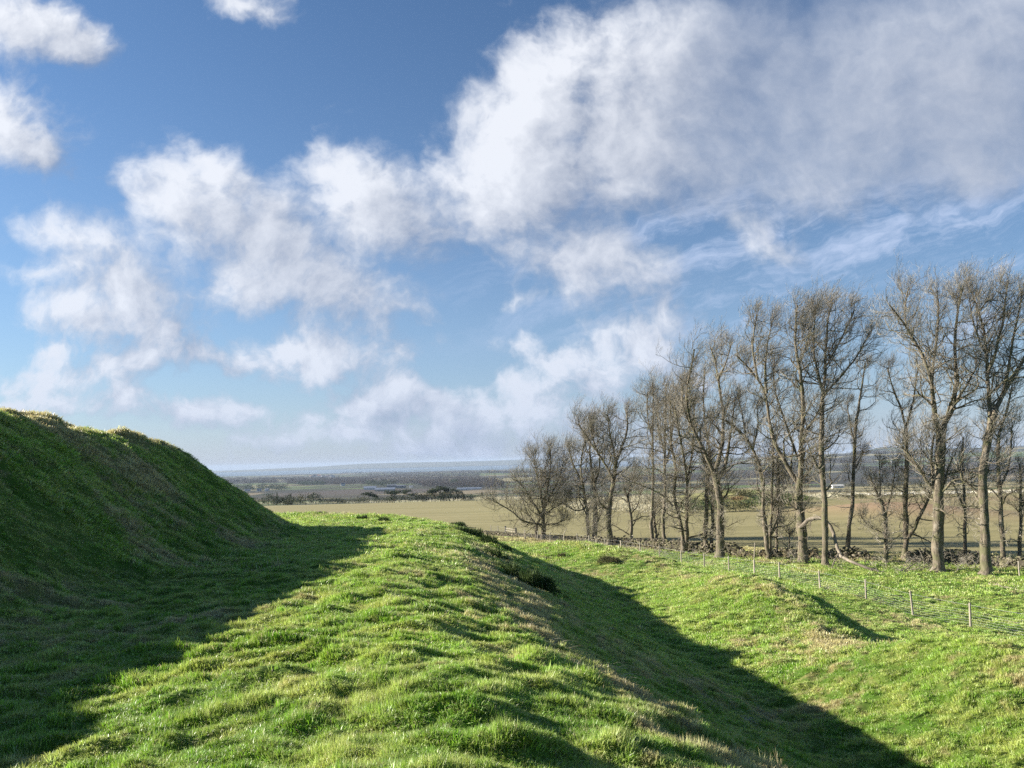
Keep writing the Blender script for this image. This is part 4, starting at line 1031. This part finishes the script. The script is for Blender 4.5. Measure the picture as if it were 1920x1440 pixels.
# ------------------------------------------------------------------ the country beyond the field
GP = 'pines and bushes in the shelter strip behind the far field edge'
ORD = 'first second third fourth fifth sixth seventh eighth ninth tenth eleventh twelfth thirteenth fourteenth fifteenth sixteenth seventeenth eighteenth nineteenth twentieth twenty-first twenty-second twenty-third twenty-fourth twenty-fifth twenty-sixth twenty-seventh twenty-eighth twenty-ninth thirtieth thirty-first thirty-second thirty-third thirty-fourth thirty-fifth thirty-sixth thirty-seventh thirty-eighth'.split()
def far_bush(label, px, py, wm, hm, seed, mat, kind='bush', name='scrub_bush', group=None, near=150, n=60):
    rng = np.random.RandomState(seed)
    if kind != 'bush' or group == GP: y = 540 + rng.rand() * 22; x = raydir(px, py)[0] * y; z = hz(x, y)
    else: x, y, z = hit(px, py, near)
    root = empty(name, (x, y, z), label, kind, group)
    if kind == 'pine tree':
        m = 7; C = np.stack([rng.normal(size=m) * wm * .27, rng.normal(size=m) * wm * .22, hm * rng.uniform(.72, .95, m)], 1); rad = np.tile([wm * .28, wm * .28, hm * .09], (m, 1))
    elif kind == 'conifer':
        m = 8; hh = np.linspace(.15, .95, m); C = np.stack([rng.normal(size=m) * .3, rng.normal(size=m) * .3, hm * hh], 1); rad = np.stack([wm * .5 * (1.08 - hh), wm * .5 * (1.08 - hh), np.full(m, hm * .10)], 1)
    else:
        m = 6; C = np.stack([rng.normal(size=m) * wm * .26, rng.normal(size=m) * wm * .22, hm * rng.uniform(.25, .68, m)], 1); rad = np.tile([wm * .27, wm * .27, hm * .30], (m, 1))
    s = max(.35, min(wm, hm) * .10)
    V, F, T = leaves(rng, C, rad, n, s)
    mesh_obj('crown' if kind != 'bush' else 'foliage', V, F, [mat], root, attrs=dict(tone=T))
    K = 6; t = np.linspace(0, 1, K); P = np.stack([np.sin(t * 3 + seed) * .25 * t, t * 0, -.3 + t * hm * .85], 1)
    V, F = tubes(P[None], np.linspace(.22, .08, K)[None] * (hm / 9), 6)
    if kind == 'pine tree':
        A, B = grow(rng, P[None], np.full((1, K), .2), 6, .45, 1, (wm * .3, wm * .55), (30, 65), .4, .1, .1, 6, .4, .05, 9); V2, F2 = tubes(A, B, 4); V, Fl = join([(V, F), (V2, F2)]); F = Fl
    mesh_obj('trunk' if kind != 'bush' else 'stems', V, F, [mat_bark], root)
    return root
GP = 'pines and bushes in the shelter strip behind the far field edge'
rgf = np.random.RandomState(3)
for q, (px, top, w) in enumerate(sorted([(692,916,9),(733,913,8),(740,915,8),(761,914,8),(773,920,9),(809,914,9),(826,909,8),(836,911,8),(851,914,7),(701,920,8)])):
    far_bush('flat-topped dark pine behind the far field, %s pine from the left' % ORD[q], px, 937, w, (937 - top) / FPX * 560, 100 + q, mat_pine, 'pine tree', 'pine_tree', GP, 200, n=70)
for q, px in enumerate(sorted([492,503,515,527,538,549,562,575,590,604,622,641,652,668,682,716,726,750,785,800,818,842,860,876,888,905,531,556,633,676,790,830,709,738,768,813,849,897])):
    far_bush('round evergreen bush in the strip behind the far field, %s bush from the left' % ORD[q], px + rgf.uniform(-3, 3), 938.5 - (px - 690) * .012, rgf.uniform(9, 15), rgf.uniform(5.5, 9.0) * (1.1 if px < 600 or 780 < px < 850 else .8), 200 + q, mat_pine if q % 3 else mat_scrub, 'bush', 'evergreen_bush', GP, 200, n=70)
for q, (px, h_) in enumerate([(519,9),(545,8),(868,6.5),(905,6)]):
    far_bush('small pointed conifer in the strip behind the far field, %s conifer from the left' % ORD[q], px, 938, 5, h_, 300 + q, mat_pine, 'conifer', 'conifer', GP, 200, n=60)
GM = 'scrub on the rough banks in the field behind the trees'
for q, (px, py, w, h_, mt, lb) in enumerate([(1300,962,8,3.4,mat_gorse,'dark scrub bush at the left foot of the rough bank behind the trees'),(1322,955,9,4.2,mat_gorse,'tall dark scrub bush on the rough bank, left of the bracken'),
    (1345,960,9,4.0,mat_gorse,'dark scrub bush filling the bank behind the stout three-leader tree'),(1372,940,7,2.6,mat_rust,'rusty orange bracken patch on the rough bank behind the trees'),
    (1385,960,8,3.6,mat_scrub,'olive scrub bush just under the rusty bracken'),(1412,957,9,4.4,mat_gorse,'dark scrub bush on the bank behind the lopsided tree'),
    (1440,955,9,4.2,mat_gorse,'broad dark scrub bush on the bank between lopsided tree and sapling'),(1468,950,9,4.0,mat_gorse,'dark scrub bush on the bank left of the two-toned tree'),
    (1488,944,8,3.2,mat_gorse,'last dark scrub bush on the bank, touching the two-toned trunk'),(1398,932,8,3.0,mat_scrub,'olive scrub on top of the rough bank behind the trees'),
    (1560,932,8,2.4,mat_scrub,'small olive bush right of the slender pale trunk, in the far field'),(1606,935,9,2.4,mat_scrub,'low olive bush on the field edge right of the slim dark tree')]):
    far_bush(lb, px, py, w, h_ * .8, 400 + q, mt, 'bush', 'scrub_bush', GM, 110, n=150)

def hedge(label, pts, hm, seed, mat, near=200, wm=2.0, dens=2.2, s=.5):
    rng = np.random.RandomState(seed); W3 = np.array([hit(px, py, near) for px, py in pts]); L = np.concatenate([[0], np.cumsum(np.hypot(*np.diff(W3[:, :2], axis=0).T))])
    m = int(L[-1] / dens); t = np.linspace(0, L[-1], m); C = np.stack([np.interp(t, L, W3[:, i]) for i in range(3)], 1); hh = hm * rng.uniform(.6, 1.15, m)
    C[:, 2] += hh * .45; C[:, :2] += rng.normal(size=(m, 2)) * .6
    V, F, T = leaves(rng, C, np.stack([np.full(m, wm), np.full(m, wm * .7), hh * .55], 1), 34, s)
    o = mesh_obj('hedge', V - W3[0], F, [mat], attrs=dict(tone=T)); o.location = W3[0]; return tag(o, label, 'hedge')
hedge('long ragged brown hedge beyond the field, behind the low rounded tree', [(905,929),(960,928),(1020,927),(1090,928)], 4.5, 1, mat_wood, wm=3)
hedge('dark hedge line across the plain behind the middle of the tree belt', [(1000,921),(1150,919),(1300,915)], 5, 2, mat_wood, 300, 4, 4, 1.0)
hedge('dark green hedge band beyond the stony verge, behind the right-hand trees', [(1440,917),(1540,914),(1700,912),(1940,906)], 6, 3, mat_pine, 300, 4, 4, 1.0)
hedge('thin grey hedge across the plain behind the right-hand trees, above the green one', [(1480,902),(1700,897),(1940,892)], 7, 4, mat_wood, 400, 6, 6, 1.6)

# rough pale grass along the field edge, and the stony verge to the right
def verge(label, name, pts, n, size, hgt, mat, seed, near=200, wid=4.0):
    rng = np.random.RandomState(seed); W3 = np.array([hit(px, py, near) for px, py in pts]); L = np.concatenate([[0], np.cumsum(np.hypot(*np.diff(W3[:, :2], axis=0).T))])
    t = rng.rand(n) * L[-1]; C = np.stack([np.interp(t, L, W3[:, i]) for i in range(3)], 1); C[:, 1] += rng.normal(size=n) * wid
    C[:, 2] = height(C[:, 0], C[:, 1], False) + hgt * .35
    if name == 'field_stones':
        V, F, T = stones(rng, C, rng.uniform(.5, 1.5, n) * size)
    else: V, F, T = leaves(rng, C, np.stack([np.full(n, size), np.full(n, size), hgt * rng.uniform(.3, .9, n)], 1), 14, .45, spiky=.8)
    o = mesh_obj(name, V - W3[0], F, [mat], attrs=dict(tone=T)); o.location = W3[0]; return tag(o, label, kind='stuff')
verge('tall pale dead grass along the far edge of the sown field', 'dead_grass', [(470,946),(700,943),(920,938),(1060,936)], 3500, 1.2, 2.5, mat_pale, 1)
mat_ps = simple_mat('pale_stone', (.42, .40, .36), (.62, .60, .55), .5, .9)
verge('pale cleared stones strewn along the field edge behind the right-hand trees', 'field_stones', [(1560,929),(1700,926),(1940,922)], 900, .62, .5, mat_ps, 2, wid=6)
verge('rough dead grass on the stony field edge behind the right-hand trees', 'dead_grass', [(1440,933),(1560,930),(1940,923)], 900, 1.2, 1.3, mat_pale, 3, wid=7)
verge('rough tussocks on the low bank in the field behind the thin stems', 'dead_grass', [(1060,952),(1160,946),(1280,946)], 900, .8, .9, mat_pale, 4, 110, 9)

# poles
mat_pole = simple_mat('tarred_pole', (.20, .17, .14), (.34, .30, .26), 1, .9)
for px, lb in ((571, 'left utility pole of the three behind the far field edge'), (611, 'middle utility pole of the three behind the far field edge'), (660, 'right utility pole of the three behind the far field edge')):
    x, y, z = hit(px, 941, 200); P = np.array([[0, 0, -.5], [0, 0, 4], [.02, 0, 8.6]])
    root = empty('utility_pole', (x, y, z), lb, 'utility pole', 'utility poles behind the field')
    V, F = tubes(P[None], np.array([[.17, .15, .12]]), 8); mesh_obj('pole', V, F, [mat_pole], root, True)
    mesh_obj('crossarm', box_verts(.9, .06, .12) + (0, 0, 7.9), BF, [mat_pole], root)

# woods: uncountable masses of crowns, each wood one object
def wood(label, bands, n, hm, seed, mat, lean=0):
    rng = np.random.RandomState(seed); C = []
    for q in range(n):
        x0, x1, y0, y1 = bands[rng.randint(len(bands))]
        px = rng.uniform(x0, x1); py = rng.uniform(y0, y1) - (px - 960) * .0244 * lean
        x, y, z = hit(px, py, 600, 12000); C.append((x, y * (1 + rng.normal() * .006), z))
    C = np.array(C); H = hm * 1.3 * rng.uniform(.65, 1.25, n)
    lob = []; rad = []
    for k in range(3):
        o = rng.normal(size=(n, 3)) * [hm * .25, hm * .25, 0]; lob.append(C + o + np.stack([0 * H, 0 * H, H * rng.uniform(.35, .7, n)], 1)); rad.append(np.stack([H * .38, H * .38, H * .33], 1))
    V, F, T = leaves(rng, np.concatenate(lob), np.concatenate(rad), 20, hm * .17)
    o = mesh_obj('woodland', V - C[0], F, [mat], attrs=dict(tone=T)); o.location = C[0]; return tag(o, label, kind='stuff')
wood('grey leafless wood on the far rise beside the mound', [(405,565,897,903),(405,520,903,907)], 1000, 13, 1, mat_wood)
wood('dark evergreen trees grouped round houses on the plain left of centre', [(440,536,914,921),(560,606,908,911)], 260, 14, 2, mat_pine)
wood('broad brown winter wood across the middle of the plain', [(565,700,897,906),(620,870,899,910),(690,900,889,899),(540,640,902,909)], 3400, 13, 3, mat_wood)
wood('dark conifers standing at the edge of the brown wood above the farm', [(684,742,908,913),(845,858,908,912)], 110, 15, 4, mat_pine)
wood('brown leafless wood behind the pines, right of the farm', [(795,942,907,915),(850,930,902,908)], 1200, 13, 5, mat_wood)
wood('distant tree belt along the coast', [(640,1100,886,889),(860,1180,884,888)], 1700, 13, 6, mat_wood)
wood('dark woods on the plain behind the middle of the tree belt', [(1000,1330,893,905),(1330,1500,886,900)], 1500, 13, 7, mat_wood)
wood('bands of dark wood on the hillside behind the right-hand trees', [(1480,1940,878,884),(1500,1640,866,871),(1640,1940,886,892),(1600,1660,848,852)], 1500, 14, 8, mat_wood)

# houses and farm
mat_wwall = simple_mat('harled_wall', (.62, .60, .56), (.74, .72, .68), .4, .9)
mat_slate = simple_mat('slate_roof', (.10, .11, .13), (.18, .19, .21), .5, .6)
mat_pan = simple_mat('pantile_roof', (.28, .13, .08), (.36, .18, .11), .5, .8)
mat_tin = simple_mat('metal_roof', (.17, .20, .25), (.25, .28, .34), .2, .45)
mat_sand = simple_mat('sandstone_wall', (.36, .30, .22), (.46, .39, .29), .5, .9)
mat_pane, N = new_mat('dark_glass'); finish(N, (.03, .035, .04), .15, spec=.6)
def house(label, px, py, w, d, h, rot, wall, roof, name='house', cat='house', group=None, near=900, chim=True, loc=None, wins=True):
    x, y, z = loc or hit(px, py, near, 9000)
    root = empty(name, (x, y, z), label, cat, group); root.rotation_euler = (0, 0, rot)
    V = box_verts(w / 2, d / 2, h + 1); V[:, 2] -= 1
    rh = d * .42 if cat != 'barn' else d * .20
    mesh_obj('wall', np.vstack([V, [(-w/2, 0, h + rh), (w/2, 0, h + rh)]]), [np.array([(0,1,5,4),(2,3,7,6)]), np.array([(1,2,6),(3,0,4)]), np.array([(1,6,9),(3,4,8)])[:, :0] if False else np.array([(5,6,9),(7,4,8)])], [wall], root)
    e = .4; t = .18
    R = []
    for s in (-1, 1):
        a = np.array([(-w/2 - e, s * (d/2 + e), h - e * .3), (w/2 + e, s * (d/2 + e), h - e * .3), (w/2 + e, 0, h + rh + .05), (-w/2 - e, 0, h + rh + .05)])
        R += [a, a + (0, 0, t)]
    V = np.concatenate(R); F = []
    for b in (0, 8): F += [(b, b+1, b+2, b+3), (b+4, b+5, b+6, b+7), (b, b+1, b+5, b+4), (b+1, b+2, b+6, b+5), (b+3, b, b+4, b+7)]
    ro = mesh_obj('roof', V, np.array(F), [roof], root)
    if chim:
        for s in (-1, 1):
            c = mesh_obj('chimney', box_verts(.5, .4, 1.6) + (s * (w/2 - .6), 0, h + rh - .4), BF, [wall], ro)
    if wins:
        for s in (-.3, 0, .3):
            mesh_obj('window', box_verts(.6, .05, 1.3) + (s * w, -d/2 - .03, 1.2), BF, [mat_pane], root)
    return root
vg = np.random.RandomState(9)
for q in range(24):
    px = 584 + q * 1.75 + vg.uniform(-.8, .8); py = 896.5 - vg.rand() * 3.4
    house('small white house in the far village among woods, %s house from the left' % ORD[q], px, py, vg.uniform(18, 30), 12, vg.uniform(8, 11), vg.uniform(-.5, .5), mat_wwall, mat_slate if q % 3 else mat_pan, group='white houses of the far village', chim=False, near=1500, wins=False)
house('white farmhouse at the left end of the shed roofs, among bare trees', 643, 911, 14, 8, 6, .3, mat_wwall, mat_slate)
house('small pale house beside the dark evergreens, nearer the mound', 486, 921, 12, 8, 4.5, .2, mat_wwall, mat_slate)
house('second small pale house in the dark evergreens, right of the other', 501, 921, 10, 8, 5, -.2, mat_wwall, mat_slate)
house('low pale bungalow at the left edge of the evergreens beside the mound', 464, 921, 16, 8, 3.5, .1, mat_wwall, mat_slate)
house('pale sandstone house with a red roof beyond the farm', 790, 909, 20, 9, 7, .1, mat_sand, mat_pan)
house('red-brick gabled house in the brown wood right of the farm', 847, 906, 13, 9, 8, .5, mat_sand, mat_pan)
house('white cottage between the farm sheds and the brown wood', 771, 915, 11, 7, 4, -.3, mat_wwall, mat_slate)
BG = 'sheds of the farm on the plain'
house('longest grey-roofed farm shed, front of the farm behind the pines', 722, 921, 52, 22, 5, .08, mat_sand, mat_tin, 'farm_shed', 'barn', BG, chim=False)
house('second farm shed with a blue-grey roof, left and behind the longest', 694, 918, 34, 20, 5, .10, mat_wwall, mat_tin, 'farm_shed', 'barn', BG, chim=False)
house('dark green-roofed farm shed behind the others, left part', 735, 914, 30, 16, 6, .05, mat_slate, mat_slate, 'farm_shed', 'barn', BG, chim=False)
house('dark farm shed at the right end of the farm', 752, 915, 26, 14, 6, -.05, mat_slate, mat_slate, 'farm_shed', 'barn', BG, chim=False)
house('long low pale shed right of the farm, under the brown wood', 880, 918, 62, 12, 3, .02, mat_wwall, mat_tin, 'farm_shed', 'barn', BG, chim=False)
house('long white-roofed shed seen between the slender and the slim dark tree', 1570, 915, 17, 10, 3.2, .0, mat_wwall, mat_ps, 'farm_shed', 'barn', None, 300, False)
for px, py, lb in ((1888, 852, 'white house on the skyline ridge near the right edge'), (1860, 884, 'white house on the hillside between the right-hand trunks'), (1675, 868, 'white house on the hillside behind the small pale tree'), (1722, 862, 'white house on the hillside left of the knotted trunk')):
    house(lb, px, py, 22, 10, 8, 0, mat_wwall, mat_slate, near=1500, chim=False, wins=False)

# hills across the firth
hx = np.linspace(-14000, 12000, 260); rowy = np.linspace(0, 3800, 16)
HX, HY = np.meshgrid(hx, rowy); prof = np.exp(-((HY - 1900) / 1150) ** 2)
hh = (sstep(HX, -9500, -2500) * 90 + sstep(HX, -7000, -3500) * 20 + 60 * sstep(HX, -4800, -3000) * sstep(HX, 9000, 0)) * (1 + .28 * fbm(HX / 2300, HY / 2300, 4, 8)) * prof
V = np.stack([HX.ravel(), HY.ravel() + 15500, -112.5 + .62 * hh.ravel()], 1); i = np.arange(15)[:, None] * 260 + np.arange(259)[None]
F = np.stack([i, i + 1, i + 261, i + 260], -1).reshape(-1, 4)
tag(mesh_obj('hills', V, F, [simple_mat('far_hill', (.07, .08, .045), (.13, .12, .07), .002)], smooth=True), kind='structure')

# ------------------------------------------------------------------ the air
bpy.context.view_layer.update()
TOPZ = max((ob.matrix_world @ Vector(c)).z for ob in S.objects if ob.type == 'MESH' and ob.name != 'grass' for c in ob.bound_box)
print('top', TOPZ)
hm_ = bpy.data.materials.new('haze'); hm_.use_nodes = True; hm_.node_tree.nodes.clear(); N = NT(hm_.node_tree)
pv = N.n('ShaderNodeVolumePrincipled'); pv.inputs['Color'].default_value = (.52, .64, .82, 1); pv.inputs['Density'].default_value = HAZE
pv.inputs['Anisotropy'].default_value = .0
o = N.n('ShaderNodeOutputMaterial'); N.link(pv.outputs[0], o.inputs['Volume'])
V = box_verts(26500, 26500, 1); V[:4, 2] = -125; V[4:, 2] = TOPZ + 2
hzb = mesh_obj('haze', V, BF, [hm_]); tag(hzb, 'thin blue haze over the plain and the firth', kind='stuff')
